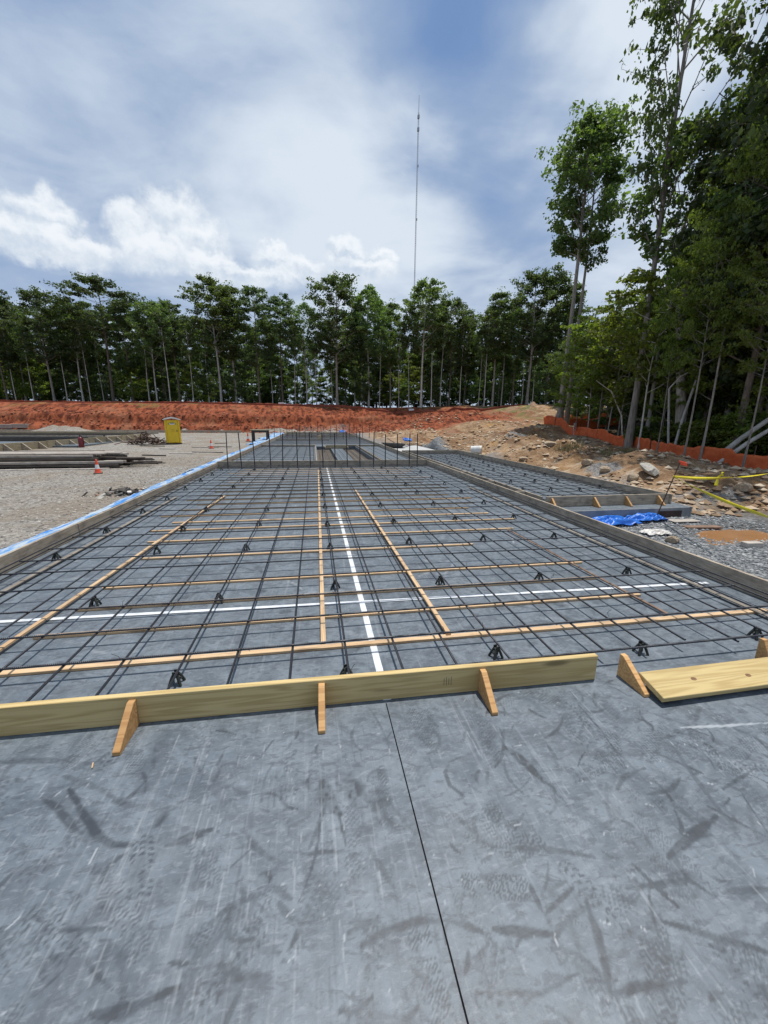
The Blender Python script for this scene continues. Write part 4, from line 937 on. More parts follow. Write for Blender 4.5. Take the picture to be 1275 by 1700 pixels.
# stake with flag and the yellow tape
SB = at(1085, 868, -.34); SB.z = gz(SB.x, SB.y)
dd = ray(1129, 768); tY = SB.y-.05; ST = Vector((dd.x*tY/dd.y, tY, CAM_H+dd.z*tY/dd.y))
st = thing('marker_stake', 'leaning steel stake with an orange flag and yellow tape tied to it', 'marker stake', SB)
MB().tube([Vector((0, 0, -.05)), ST-SB], .011, 8).build('rod', 'rusty_steel', st)
def flag():
    n, m = 10, 6; V = []; t = ST-SB
    for j in range(m):
        for i in range(n):
            u, v = i/(n-1), j/(m-1); V.append((t.x-.03+.17*u+.03*v, t.y+.02*math.sin(u*4+v), t.z+.05-.085*v-.045*u))
    me = np_mesh('flag', V, grid_faces(n, m), 'flag_orange'); o = link('flag', me, st); o.modifiers.new('solid', 'SOLIDIFY').thickness = .003
flag()
def ribbon(name, pts, w, tw, mat, label, cat, seg=90, group=None, seed=0):
    pts = [Vector(p) for p in pts]; V = []
    from mathutils.geometry import interpolate_bezier
    for i in range(seg):
        s = i/(seg-1)*(len(pts)-1); k = min(int(s), len(pts)-2); f = s-k; p = pts[k].lerp(pts[k+1], f)
        L = (pts[k+1]-pts[k]); p.z -= .04*L.length*4*f*(1-f)*.35; a = tw*i/seg*6.28+.7*math.sin(i*.11+seed)
        t = L.normalized(); u = Vector((0, 0, 1)); u = (u-t*u.dot(t)).normalized(); q = t.cross(u); d = u*math.cos(a)+q*math.sin(a)
        ww = w*(.75+.25*abs(math.sin(i*.13+seed*2)))
        V += [p-d*ww/2, p+d*ww/2]
    F = [(2*i, 2*i+1, 2*i+3, 2*i+2) for i in range(seg-1)]
    me = np_mesh(name, [tuple(v) for v in V], F, mat); o = link(name, me); o.modifiers.new('solid', 'SOLIDIFY').thickness = .0015; return tag(o, label, cat, group)
dd = ray(1118, 791); J = Vector((dd.x*tY/dd.y, tY, CAM_H+dd.z*tY/dd.y))
ribbon('caution_tape', [J, at_depth(1275, 858, 5.2), at_depth(1420, 921, 4.0)], .062, .35, 'caution_yellow', 'broad yellow caution tape slanting from the stake down to the lower right', 'caution tape', group='yellow caution tapes', seed=1)
ribbon('caution_tape', [J, at_depth(1205, 793, 8.7), at_depth(1275, 786, 9.2), at_depth(1420, 782, 10)], .06, .35, 'caution_yellow', 'yellow caution tape running level from the stake towards the orange fence', 'caution tape', group='yellow caution tapes', seed=3)
kn = at_depth(1198, 790, 8.6); ribbon('caution_tape', [kn, kn+Vector((.02, 0, .09)), kn+Vector((-.05, .03, -.05)), kn+Vector((-.10, 0, -.22))], .07, .7, 'caution_yellow', 'loose knot of yellow tape hanging from the level caution tape', 'caution tape', 30, 'yellow caution tapes', 5)
# puddle, planks, block, chunks
def puddle(name, cx, cy, rx, ry, z, lab, seed):
    n = 40; q = np.random.default_rng(seed); ph = q.uniform(0, 6, 5); mb = MB()
    pts = [(cx+rx*(1+.18*math.sin(2*a+ph[0])+.10*math.sin(5*a+ph[1]))*math.cos(a), cy+ry*(1+.2*math.sin(3*a+ph[2])+.08*math.sin(6*a+ph[3]))*math.sin(a), z) for a in np.linspace(0, 2*math.pi, n, endpoint=False)]
    mb.add(pts, [tuple(range(n))]); tag(mb.build(name, 'muddy_water'), kind='structure')
puddle('puddle', 8.25, 5.82, 1.6, .70, gz(8.25, 5.82)+.045, '', 3)
p = on_ground(1170, 878); plank(p.x+.35, p.y+.0, p.z+.01, .75, .16, .035, 'red_plank', 'reddish board lying at the near edge of the muddy puddle', 'boards by the puddle', rot=-.12)
p = on_ground(1140, 868); plank(p.x+.30, p.y+.05, p.z+.02, .62, .22, .02, 'plank_timber_pale', 'pale plywood scrap lying beside the wing footing corner', 'boards by the puddle', rot=-.05)
p = on_ground(1247, 908); MB_ = MB().box((0, 0, .045), (.30, .13, .09)); tag(MB_.build('timber_block', 'plank_timber_pale', None, p, (0, 0, -.10), bevel=.006), 'short grey timber block on the slate gravel beside the puddle', 'timber block')
def rock_mesh(seed, flat=1.0, n=2, mat='rock_stone'):
    bm = bmesh.new(); bmesh.ops.create_icosphere(bm, subdivisions=n, radius=1.0); q = np.random.default_rng(seed); pl = [(Vector(q.normal(0, 1, 3)).normalized(), q.uniform(.55, .9)) for _ in range(9)]
    for v in bm.verts:
        for nrm, d in pl:
            e = v.co.dot(nrm)-d
            if e > 0: v.co -= nrm*e
        v.co *= 1+q.normal(0, .03); v.co.z *= flat
    me = bpy.data.meshes.new('rock'); bm.to_mesh(me); bm.free(); me.materials.append(MATS[mat]); return me
ROCKS = [rock_mesh(i, .6+.1*(i % 3)) for i in range(6)]
def rock(px, py, r, lab, flat=None, mesh=None, rot=(0, 0, 0), cat='rock', lift=.3):
    p = on_ground(px, py); o = link('rock', mesh or ROCKS[int(gs.integers(0, 6))], None, p+Vector((0, 0, r*lift)), rot or (0, 0, gs.uniform(0, 6))); o.scale = (r, r*gs.uniform(.7, 1.0), r*(flat or 1)); return tag(o, lab, cat)
ch = rock_mesh(44, .32, 2, 'concrete_chunk')
rock(1078, 786, .42, 'flat pale concrete slab fragment leaning on the dirt above the wing', mesh=ch, rot=(.5, .1, .4), cat='concrete chunk')
rock(1115, 900, .13, 'small grey stone on the slate gravel below the white plastic')
rock(1002, 785, .22, 'reddish brown stone low on the dirt behind the wing form')
rock(1052, 796, .20, 'rounded stone at the edge of the wing form, left of the concrete fragment')
rock(975, 772, .25, 'stone half buried in the tan dirt right of the grey gravel heap')
rock(912, 741, .35, 'block of ochre clay on top of the tan dirt heap')
rock(1160, 800, .22, 'grey stone above the level yellow tape, near the orange fence')
rock(1232, 815, .25, 'broad grey stone right of the tape knot')
rock(868, 764, .22, 'stone at the foot of the dirt heap beyond the wing')
def scatter(name, n, mat, region, rmin, rmax, label, cat, seed, lift=.25):
    q = np.random.default_rng(seed); V, F = [], []
    P0 = np.array([(1,0,0),(-.9,.15,0),(0,1,0),(.1,-.85,0),(0,0,.7),(0,0,-.7)]); Fo = np.array([(0,2,4),(2,1,4),(1,3,4),(3,0,4),(2,0,5),(1,2,5),(3,1,5),(0,3,5)])
    xy = region(q, n); Z = ground_height(xy[:, 0], xy[:, 1]); m = len(xy)
    r = rmin+(rmax-rmin)*q.random(m)**3; a = q.uniform(0, 6.28, m); ca, sa = np.cos(a)[:, None], np.sin(a)[:, None]
    S = q.uniform(.6, 1.3, (m, 6, 3)); P = P0[None]*S*r[:, None, None]; P[:, :, 2] *= .75
    X = P[:, :, 0]*ca-P[:, :, 1]*sa+xy[:, :1]; Y = P[:, :, 0]*sa+P[:, :, 1]*ca+xy[:, 1:2]; Zz = P[:, :, 2]+(Z+r*lift)[:, None]
    V = np.stack([X, Y, Zz], -1).reshape(-1, 3); F = (np.arange(m)[:, None, None]*6+Fo[None]).reshape(-1, 3)
    me = np_mesh(name, V, F, mat, False); set_attr(me, 'tone', np.repeat(q.random(m), 6)); o = link(name, me); return tag(o, label, cat, kind='stuff')
def stone_mat(name, a, b_, c_):
    def f(k, b, co, m):
        t = k.attr('tone').outputs['Fac']; k.set(b, 'Base Color', k.ramp(t, [(0, a), (.6, b_), (1, c_)]))
    return material(name, f, .95)
stone_mat('slate_stone', (0.09, 0.10, 0.105), (0.22, 0.23, 0.235), (0.42, 0.42, 0.41)); stone_mat('tan_stone', (0.21, 0.125, 0.065), (0.38, 0.27, 0.17), (0.56, 0.47, 0.35)); stone_mat('grey_stone', (0.14, 0.125, 0.11), (0.32, 0.29, 0.25), (0.52, 0.49, 0.44)); stone_mat('clay_stone', (0.10, 0.027, 0.013), (0.29, 0.09, 0.042), (0.40, 0.18, 0.10))
scatter('slate_gravel', 15000, 'slate_stone', lambda q, n: np.stack([4.55+4.6*q.random(n)**1.1, 2.4+4.6*q.random(n)], 1), .010, .042, 'dark slate gravel strewn right of the slab', 'gravel', 1)
scatter('grey_gravel', 16000, 'grey_stone', lambda q, n: np.stack([-4.4-11*q.random(n)**1.4, 5+16*q.random(n)], 1), .008, .035, 'loose grey gravel on the left side of the site', 'gravel', 2)
def bank_region(q, n):
    x = 8.5+7.5*q.random(n); y = 6.8+22*q.random(n)**1.3; k = fbm(x*.6, y*.6, 91, 3) > .42; return np.stack([x[k], y[k]], 1)
scatter('rubble', 5500, 'tan_stone', bank_region, .015, .16, 'loose tan rubble over the dirt bank', 'rubble', 3)
def far_bank(q, n):
    x = 6.5+20*q.random(n); y = 28+26*q.random(n)**1.2; k = fbm(x*.4, y*.4, 93, 3) > .45; return np.stack([x[k], y[k]], 1)
scatter('dirt_clods', 3200, 'tan_stone', far_bank, .03, .24, 'brown dirt clods over the far slope right of the slab', 'clods', 5)
scatter('clay_clods', 5000, 'clay_stone', lambda q, n: np.stack([-45+65*q.random(n), 51+9*q.random(n)], 1), .03, .22, 'red clay clods along the foot of the bank', 'clods', 4)

# formwork of the slab far to the left
mb = MB(); mb.box((-40, 40, -.17), (50, 24, .4)); tag(mb.build('left_slab', 'slab_grey'), kind='structure')
lp = [(at(0, 746, .0), at(92, 736, .0)), (at(92, 736, 0), at(190, 728, 0))]
LG = 'formwork of the far left slab'
a_, b_ = at(-12, 748, 0), at(246, 729, 0); dv = (b_-a_).normalized(); ang = math.atan2(dv.y, dv.x); n = 4; L = (b_-a_).length/n
for i in range(n):
    c = a_+dv*L*(i+.5); t = thing('braced_form', 'pale braced form board before the far left slab, %s from the left' % ordinal(i+1), 'form board', (c.x, c.y, gz(c.x, c.y)), ang, LG)
    mb = MB(); mb.box((0, 0, .22), (L-.03, .05, .44)); mb.build('board', 'pale_form_timber', t, bevel=.004)
    for x in (-.32, 0, .32):
        o = link('brace', brace_mesh(.40, .55, .06, .05, 'old_timber'), t, (x*L, -.026, 0))
for i, (y, x0, x1, h, mt) in enumerate([(33.5,-60,-16.5,.30,'plank_timber'),(36.5,-60,-17.5,.34,'old_timber'),(40,-60,-19,.32,'plank_timber'),(43.5,-60,-18,.4,'pale_form_timber'),(47,-60,-17,.36,'old_timber'),(51.5,-55,-9,.42,'old_timber')]):
    board('form_board', ((x0+x1)/2, y), x1-x0, h, .06, gs.normal(0, .006), mt, 'long timber across the far left slab, %s counted towards the clay bank' % ordinal(i+1), 'form board', LG, z0=.031)
m_l = bar_mesh(40, .02, n=5)
for i in range(16):
    o = link('rebar', m_l, None, (-38, 34+1.05*i, .25+.02*(i % 2)), (0, 0, gs.normal(0, .002))); tag(o, 'rebar over the far left slab, %s counted towards the clay bank' % ordinal(i+1), 'rebar', 'rebar of the far left slab')
for i, (px, py) in enumerate([(10, 708), (35, 709)]): 
    p = on_ground(px, 712); MB_ = MB().box((0, 0, .25), (1.6, .5, .5)); tag(MB_.build('timber_bundle', 'plank_timber_pale', None, p, (0, 0, .1*i), bevel=.02), 'pale timber bundle at the foot of the clay bank, %s' % ('farthest left' if i == 0 else 'beside the leftmost bundle'), 'timber bundle')
for i in range(9):
    px = 398-2+gs.uniform(-160, 0); p = on_ground(px, 738+gs.uniform(-8, 16)); plank(p.x, p.y, p.z+.005, gs.uniform(.6, 2.2), .10, .04, 'plank_timber_pale' if i % 2 else 'plank_timber', 'stray plank dropped on the open gravel between toilet and slab', 'stray planks on the gravel', rot=gs.uniform(-.6, .6))

# ------------------------------------------------------------------ silt fences
def silt_fence(name, path, h, label, posts, amp=.10, seed=0, sag=.12, post_h=None, mat='silt_fabric'):
    P = np.array(path, float); d = np.r_[0, np.cumsum(np.linalg.norm(np.diff(P, axis=0), axis=1))]; n = int(d[-1]/.16); t = np.linspace(0, d[-1], n)
    X = np.interp(t, d, P[:, 0]); Y = np.interp(t, d, P[:, 1]); m = 7; V = []
    Zg = ground_height(X, Y); tx = np.gradient(X); ty = np.gradient(Y); l = np.hypot(tx, ty); nx, ny = -ty/l, tx/l
    top = h*(1-sag*(0.5-0.5*np.cos(t*2*math.pi/2.1))-.35*np.clip(fbm(t*.45, t*0, seed, 3)-.45, 0, 1))
    for j in range(m):
        s = j/(m-1); o = amp*(fbm(t*1.4, t*0+s*1.3, seed+1, 3)-.5)*2*(s*.8+.2); V.append(np.stack([X+nx*o, Y+ny*o, Zg-.05+s*(top+.05)], 1))
    t_ = thing(name, label, 'silt fence', tuple(V[0][0]))
    me = np_mesh('fabric', np.concatenate(V)-V[0][0], grid_faces(n, m), mat); o = link('fabric', me, t_); o.modifiers.new('solid', 'SOLIDIFY').thickness = .006
    for q in np.arange(.6, d[-1], posts):
        x, y = np.interp(q, d, P[:, 0]), np.interp(q, d, P[:, 1]); z = gz(x, y); MB().tube([(0, 0, -.1), (random.gauss(0, .04), random.gauss(0, .04), (post_h or h)+.12)], .018, 6).build('post', 'rusty_steel', t_, Vector((x, y, z))-Vector(V[0][0]))
    return t_
NEAR_F = [(22.5, 4.0), (16.3, 7.6), (14.0, 9.15), (13.9, 10.8), (14.2, 12.9), (15.0, 15.2), (15.7, 17.3), (16.2, 20), (16.5, 22.5), (16.9, 25.0), (16.7, 26.6), (17.6, 27.6)]
silt_fence('silt_fence', NEAR_F, .62, 'near orange silt fence curving along the edge of the right hand woods', 2.6, seed=401, post_h=.72)
silt_fence('silt_fence', [(17.8, 27.8), (20.5, 27.4), (23.5, 26.8)], .75, 'short orange silt fence running into the woods behind the double trunk', 2.0, seed=407)
silt_fence('silt_fence', [(20.5, 32.5), (23.0, 33), (26, 31.5)], .8, 'farther orange silt fence glimpsed between the sapling stems', 2.0, seed=411)
silt_fence('silt_fence', [(-70, 70.2)]+[(x, 70.0+.8*math.sin(x*.1)) for x in range(-60, 12, 8)]+[(14, 68), (20, 65), (27, 62.5), (36, 60)], .42, 'long low orange silt fence along the top of the clay bank', 5.0, seed=415, amp=.12, mat='silt_fabric_old')
def small_sign(name, p, w, h, label, rot=0.0, post=.9, red=False):
    t = thing(name, label, 'sign', p, rot, None)
    MB().box((0, 0, post), (w, .02, h)).build('panel', 'sign_white', t, bevel=.004); MB().tube([(0, .03, -.1), (0, .03, post)], .02, 6).build('post', 'galvanised', t)
    if red:
        mb = MB(); mb.box((0, -.012, post), (w*.55, .004, h*.10)); mb.box((0, -.012, post+h*.22), (w*.65, .004, h*.07)); mb.box((0, -.012, post-h*.2), (w*.6, .004, h*.07)); mb.build('lettering', 'sign_red', t)
for px, lab in ((237, 'left'), (467, 'middle'), (683, 'right')):
    p = at_depth(px, 676, 67); p.z = gz(p.x, p.y); small_sign('fence_sign', p, .95, .42, 'small white sign at the top of the clay bank, the %s one of three' % lab, post=.45)
p = at_depth(954, 713, 24.5); z = gz(p.x, p.y); small_sign('fence_sign', (p.x, p.y, z), .32, .46, 'white notice hung on the near orange fence beside the double trunk', .5, .55, True)

# ------------------------------------------------------------------ radio mast
def mast():
    D = 330; b = at_depth(684, 640, D); top = at_depth(695, 186, D); tip = at_depth(696, 158, D); H_ = top.z
    t = thing('radio_mast', 'tall thin grey lattice radio mast rising behind the far trees', 'radio mast', (b.x, b.y, 0)); off = Vector((top.x-b.x, top.y-b.y, 0))
    mb = MB(); w = .5; n = 150
    for a in range(3):
        c = Vector((w*math.cos(a*2.094), w*math.sin(a*2.094), 0)); mb.tube([c, c+off*.5+Vector((0, 0, H_*.5)), c+off+Vector((0, 0, H_))], .12, 5)
    for i in range(n):
        z0, z1 = H_*i/n, H_*(i+1)/n
        for a in range(3):
            c0 = Vector((w*math.cos(a*2.094), w*math.sin(a*2.094), z0))+off*(i/n); c1 = Vector((w*math.cos((a+1)*2.094), w*math.sin((a+1)*2.094), z1))+off*((i+1)/n)
            mb.tube([c0, c1], .06, 4, cap=False)
    mb.build('lattice', 'mast_grey', t)
    MB().tube([off+Vector((0, 0, H_)), off+Vector((tip.x-top.x, tip.y-top.y, tip.z))], .22, 6).build('antenna_rod', 'mast_grey', t)
    for z in (.985, .945): MB().box(tuple(off*z+Vector((0, 0, H_*z))), (1.6, 1.6, 2.4)).build('antenna_box', 'mast_grey', t)
    for z in (.83, .66, .40): MB().box(tuple(off*z+Vector((.6, 0, H_*z))), (.8, .8, 1.6)).build('antenna_box', 'mast_grey', t)
mast()

# ------------------------------------------------------------------ trees
def tree_meshes(seed, H, lo, cr, limbs, per, leafL, leaf_m, bark_m, tr=.22, profile='oval', cl_r=.95, flat=.7, up=.55, lean=0.0, crooked=.012, sub=2, droop=.0, sides=8, tip_bare=0.0):
    q = np.random.default_rng(seed); mb = MB(); m = 10
    ph = q.uniform(0, 6.28, 4)
    def ax(h):
        s = h/H; return Vector((lean*H*s*s+crooked*H*math.sin(ph[0]+s*5)*s, crooked*H*math.sin(ph[1]+s*4)*s, h))
    pts = [ax(H*.97*i/(m-1)) for i in range(m)]; rad = [tr*(1.0-.88*(i/(m-1))**.9)+(.35*tr if i == 0 else 0) for i in range(m)]
    pts[0].z = -.3; mb.tube(pts, rad, sides)
    C, R_ = [], []
    for i in range(limbs):
        f = (i+.5)/limbs; h = H*(lo+(0.96-lo)*f); az = i*2.399+q.normal(0, .5)
        if profile == 'oval': w = math.sin(math.pi*(.12+.86*f))**.65
        elif profile == 'cone': w = (1-f)**.8+.12
        elif profile == 'top': w = .35+.65*math.sin(math.pi*min(1, f*.85+.1))
        elif profile == 'pine': w = .25+.85*math.sin(math.pi*(.25+.70*f))
        else: w = .75+.25*math.sin(f*9)
        L = cr*w*q.uniform(.7, 1.25); e = up*q.uniform(.5, 1.4)
        b0 = ax(h*.96); d = Vector((math.cos(az)*math.cos(e), math.sin(az)*math.cos(e), math.sin(e)))
        p1 = b0+d*L*.5; p2 = b0+d*L+Vector((0, 0, -droop*L+.06*L)); r0 = max(.02, tr*.34*(1-.7*h/H))
        mb.tube([b0, p1, p2], [r0, r0*.6, r0*.18], 5, cap=False)
        for k in range(sub):
            az2 = az+q.normal(0, .8); s = q.uniform(.35, .9); c0 = b0.lerp(p2, s); L2 = L*q.uniform(.3, .6); c1 = c0+Vector((math.cos(az2), math.sin(az2), q.uniform(-.1, .7)))*L2
            mb.tube([c0, c1], [r0*.4, r0*.1], 4, cap=False); C.append(c1); C.append(c0.lerp(c1, .5))
        C.append(p2); C.append(p1.lerp(p2, .5+.3*q.random()))
    C.append(ax(H*.97)); C.append(ax(H*.92))
    trunk = mb.mesh('trunk', bark_m)
    C = np.array([tuple(c) for c in C]); K = len(C)
    cnt = np.maximum(3, (per*q.uniform(.35, 1.6, K)).astype(int)); idx = np.repeat(np.arange(K), cnt); n = len(idx)
    rr = cl_r*q.uniform(.6, 1.35, K)
    off = q.normal(0, 1, (n, 3)); off /= np.linalg.norm(off, axis=1)[:, None]; off *= (q.random(n)**.45)[:, None]*rr[idx][:, None]; off[:, 2] *= flat
    P = C[idx]+off
    nrm = off*.6+q.normal(0, .6, (n, 3))*cl_r+np.array([0, 0, .55*cl_r]); nrm /= np.linalg.norm(nrm, axis=1)[:, None]
    t = q.normal(0, 1, (n, 3))+np.array([0, 0, -.4]); t -= nrm*(t*nrm).sum(1)[:, None]; t /= np.linalg.norm(t, axis=1)[:, None]; bt = np.cross(nrm, t)
    l = leafL*q.uniform(.6, 1.35, n)[:, None]; w = l*q.uniform(.28, .42, n)[:, None]
    V = np.stack([P-t*l*.5, P-bt*w+t*l*.05-nrm*l*.10, P+t*l*.5-nrm*l*.05, P+bt*w+t*l*.05-nrm*l*.10], 1).reshape(-1, 3)
    V[:, 2] = np.maximum(V[:, 2], .1)
    b = np.arange(n)[:, None]*4; F = np.concatenate([b+np.array([[0, 1, 2]]), b+np.array([[0, 2, 3]])])
    me = np_mesh('crown', V, F, leaf_m, False)
    tone = np.clip(.35*q.random(K)[idx]+.65*q.random(n)-.05, 0, 1); set_attr(me, 'tone', np.repeat(tone, 4))
    return trunk, me
PROTO = {
 'broad_a': tree_meshes(1, 26, .34, 4.6, 58, 24, .36, 'leaf_broad', 'bark_grey', .24, sub=3, cl_r=.78, flat=.6, up=.5),
 'broad_b': tree_meshes(2, 26, .42, 4.1, 52, 24, .36, 'leaf_mid', 'bark_pale', .22, crooked=.02, sub=3, cl_r=.75, flat=.6, up=.6),
 'broad_c': tree_meshes(3, 26, .28, 4.3, 56, 22, .36, 'leaf_broad', 'bark_brown', .22, profile='top', sub=3, cl_r=.8, flat=.6),
 'narrow': tree_meshes(4, 26, .36, 3.0, 50, 22, .34, 'leaf_mid', 'bark_grey', .19, up=.75, sub=3, cl_r=.7, flat=.65),
 'airy': tree_meshes(5, 26, .34, 4.4, 40, 15, .34, 'leaf_mid', 'bark_pale', .18, cl_r=.75, up=.75, sub=3),
 'pine_a': tree_meshes(6, 26, .55, 4.4, 46, 28, .34, 'leaf_pine', 'bark_brown', .25, profile='pine', flat=.4, up=.22, cl_r=.85, sub=3),
 'pine_b': tree_meshes(7, 26, .48, 3.8, 50, 26, .34, 'leaf_pine', 'bark_brown', .24, profile='pine', flat=.4, up=.3, lean=.03, cl_r=.8, sub=3),
 'under_a': tree_meshes(8, 11, .10, 2.7, 36, 20, .30, 'leaf_broad', 'bark_brown', .09, sub=3, cl_r=.6, flat=.5, up=.3, crooked=.03),
 'under_b': tree_meshes(9, 11, .14, 2.9, 32, 20, .30, 'leaf_under', 'bark_brown', .08, sub=3, cl_r=.6, flat=.45, crooked=.03, up=.3),
 'under_c': tree_meshes(10, 11, .06, 2.5, 38, 22, .30, 'leaf_mid', 'bark_grey', .08, sub=3, cl_r=.65, flat=.5, up=.3),
 'wall': tree_meshes(15, 18, .05, 4.6, 60, 26, .44, 'leaf_broad', 'bark_brown', .2, sub=3, cl_r=.95, flat=.6, up=.4),
 'poplar': tree_meshes(11, 24, .57, 3.2, 42, 32, .25, 'leaf_mid', 'bark_grey', .27, cl_r=.55, up=.8, sub=4, crooked=.006, sides=12),
 'poplar_b': tree_meshes(12, 24, .54, 2.5, 30, 20, .25, 'leaf_mid', 'bark_grey', .24, cl_r=.5, up=.8, sub=4, crooked=.008, sides=12),
 'sparse': tree_meshes(13, 24, .34, 3.9, 36, 22, .24, 'leaf_mid', 'bark_grey', .24, cl_r=.48, up=.9, sub=4, crooked=.012, sides=12),
 'dense_a': tree_meshes(14, 22, .22, 4.6, 60, 38, .29, 'leaf_mid', 'bark_grey', .22, cl_r=.72, flat=.45, sub=4, up=.45, sides=10),
 'dense_b': tree_meshes(16, 22, .16, 4.2, 60, 34, .28, 'leaf_broad', 'bark_brown', .18, cl_r=.7, flat=.45, sub=4, up=.35, sides=10),
 'light': tree_meshes(17, 17, .40, 3.3, 42, 24, .22, 'leaf_under', 'bark_grey', .11, cl_r=.56, flat=.35, sub=4, up=.35, crooked=.02, sides=10),
 'sapling_a': tree_meshes(18, 8, .18, 1.9, 26, 20, .17, 'leaf_under', 'bark_grey', .04, cl_r=.42, flat=.32, sub=3, up=.3, crooked=.03),
 'sapling_b': tree_meshes(19, 8, .30, 1.7, 22, 18, .17, 'leaf_under', 'bark_pale', .045, cl_r=.4, flat=.32, sub=3, up=.45, crooked=.04, lean=.06),
 'slim': tree_meshes(20, 15, .55, 2.2, 24, 18, .24, 'leaf_mid', 'bark_pale', .10, cl_r=.5, sub=3, up=.6, crooked=.02, sides=10),
 'bush': tree_meshes(22, 2.6, .05, 1.3, 20, 60, .20, 'leaf_under', 'bark_brown', .03, cl_r=.45, sub=2),
}
PH = {'broad_a': 26, 'broad_b': 26, 'broad_c': 26, 'narrow': 26, 'airy': 26, 'pine_a': 26, 'pine_b': 26, 'under_a': 11, 'under_b': 11, 'under_c': 11, 'wall': 18, 'poplar': 24, 'poplar_b': 24, 'sparse': 24, 'dense_a': 22, 'dense_b': 22, 'light': 17, 'sapling_a': 8, 'sapling_b': 8, 'slim': 15, 'bush': 2.6}
KINDN = {'pine_a': 'pine_tree', 'pine_b': 'pine_tree', 'sapling_a': 'sapling', 'sapling_b': 'sapling', 'bush': 'bush'}
gt = np.random.default_rng(77)
def plant(kind, x, y, H, label, group, rz=None, wide=1.0):
    s = H/PH[kind]; nm = KINDN.get(kind, 'understory_tree' if kind.startswith('under') else 'broadleaf_tree')
    t = thing(nm, label, {'pine_tree': 'pine tree', 'sapling': 'sapling', 'bush': 'bush'}.get(nm, 'tree'), (x, y, gz(x, y)), gt.uniform(0, 6.28) if rz is None else rz, group); t.scale = (s*wide, s*wide, s)
    link('trunk', PROTO[kind][0], t); link('crown', PROTO[kind][1], t); return t
def front(px, top, kind, D, label, wide=1.0, grp='front trees on the far bank'):
    p = at_depth(px, 672, D); z = gz(p.x, p.y); H = z_for(p.x, p.y, top)-z; return plant(kind, p.x, p.y, H, label, grp, wide=wide)
FR = [(15,472,'broad_c',72,1.0),(45,490,'narrow',75,1.1),(92,470,'broad_a',71,1.0),(140,492,'broad_b',74,1.0),(190,450,'pine_a',71,1.15),(222,492,'broad_c',74,1.0),(262,488,'airy',72,1.0),(300,492,'pine_b',74,1.1),
      (368,449,'broad_b',71,1.0),(393,462,'narrow',73,1.1),(432,468,'broad_c',72,.9),(470,480,'pine_b',74,.9),(510,492,'airy',73,.9),(560,447,'broad_a',71,1.05),(612,468,'broad_b',72,.85),(648,492,'narrow',75,1.0),(699,455,'broad_b',71,1.0),(745,490,'broad_c',74,.95),(770,520,'narrow',77,1.0),
      (817,475,'narrow',72,1.15),(850,500,'broad_c',75,1.0),(874,438,'broad_a',68,.95),(905,440,'broad_c',69,.9),(935,462,'narrow',68,1.0)]
front(-60, 470, 'broad_a', 72, 'dark tree in the crowded back rows of the far wood', 1.2, 'back rows of the far wood')
for i, (px, top, kd, D, wd) in enumerate(FR):
    kn_ = {'pine_a': 'tall pine with a flat crown', 'pine_b': 'pine with a narrow crown'}.get(kd, {'airy': 'thinly leaved tree', 'narrow': 'slender leafy tree'}.get(kd, 'tall leafy tree'))
    front(px, top, kd, D, '%s, front row on the far bank, %s from left' % (kn_, ordinal(i+1)), wd*1.15)
backk = ['broad_a', 'broad_c', 'narrow', 'pine_b', 'airy', 'broad_b']
for i, px in enumerate(np.arange(-330, 960, 25)):
    D = gt.uniform(76, 96); hole = 480 < px < 570 or 640 < px < 690
    front(px+gt.uniform(-8, 8), gt.uniform(488, 535)+(35 if hole else 0), backk[int(gt.integers(0, 6))], D, 'dark tree in the crowded back rows of the far wood', 1.05, 'back rows of the far wood')
for i, px in enumerate(np.arange(-300, 965, 17)):
    D = gt.uniform(73, 88); front(px+gt.uniform(-8, 8), gt.uniform(575, 632)+(14 if 470 < px < 560 else 0), ['under_a', 'under_b', 'under_c'][int(gt.integers(0, 3))], D, 'low dark understory tree between the trunks of the far wood', 1.15, 'understory of the far wood')
for i, px in enumerate(np.arange(-300, 960, 40)):
    D = gt.uniform(96, 120); hole = 470 < px < 560
    if not hole: front(px, gt.uniform(560, 590), 'wall', D, 'dense leafy tree deep behind the far wood', 1.2, 'deepest trees of the far wood')
# slim bare stems at the wood edge
for i, px in enumerate([28, 62, 118, 152, 175, 250, 280, 318, 345, 398, 452, 492, 530, 585, 598, 630, 660, 676, 716, 735, 762, 790, 806, 834, 868, 885, 925]):
    p = at_depth(px+gt.uniform(-5, 5), 672, 70.5+gt.uniform(0, 3)); H = gt.uniform(13, 19)
    plant('slim', p.x, p.y, H, 'slim pale stem at the edge of the far wood, %s from the left' % ordinal(i+1), 'slim stems of the far wood', wide=.85)
# trees glimpsed far right beyond the grass
for i, (px, D, top, kd) in enumerate([(905, 62, 585, 'under_a'), (930, 58, 560, 'under_c'), (955, 55, 545, 'under_a'), (985, 50, 530, 'wall'), (1010, 46, 520, 'wall'), (1035, 42, 510, 'wall')]):
    p = at_depth(px, 680, D); z = gz(p.x, p.y); plant(kd, p.x, p.y, z_for(p.x, p.y, top)-z, 'bushy tree where the grass meets the right hand woods, %s from the left' % ordinal(i+1), 'trees beyond the grass')

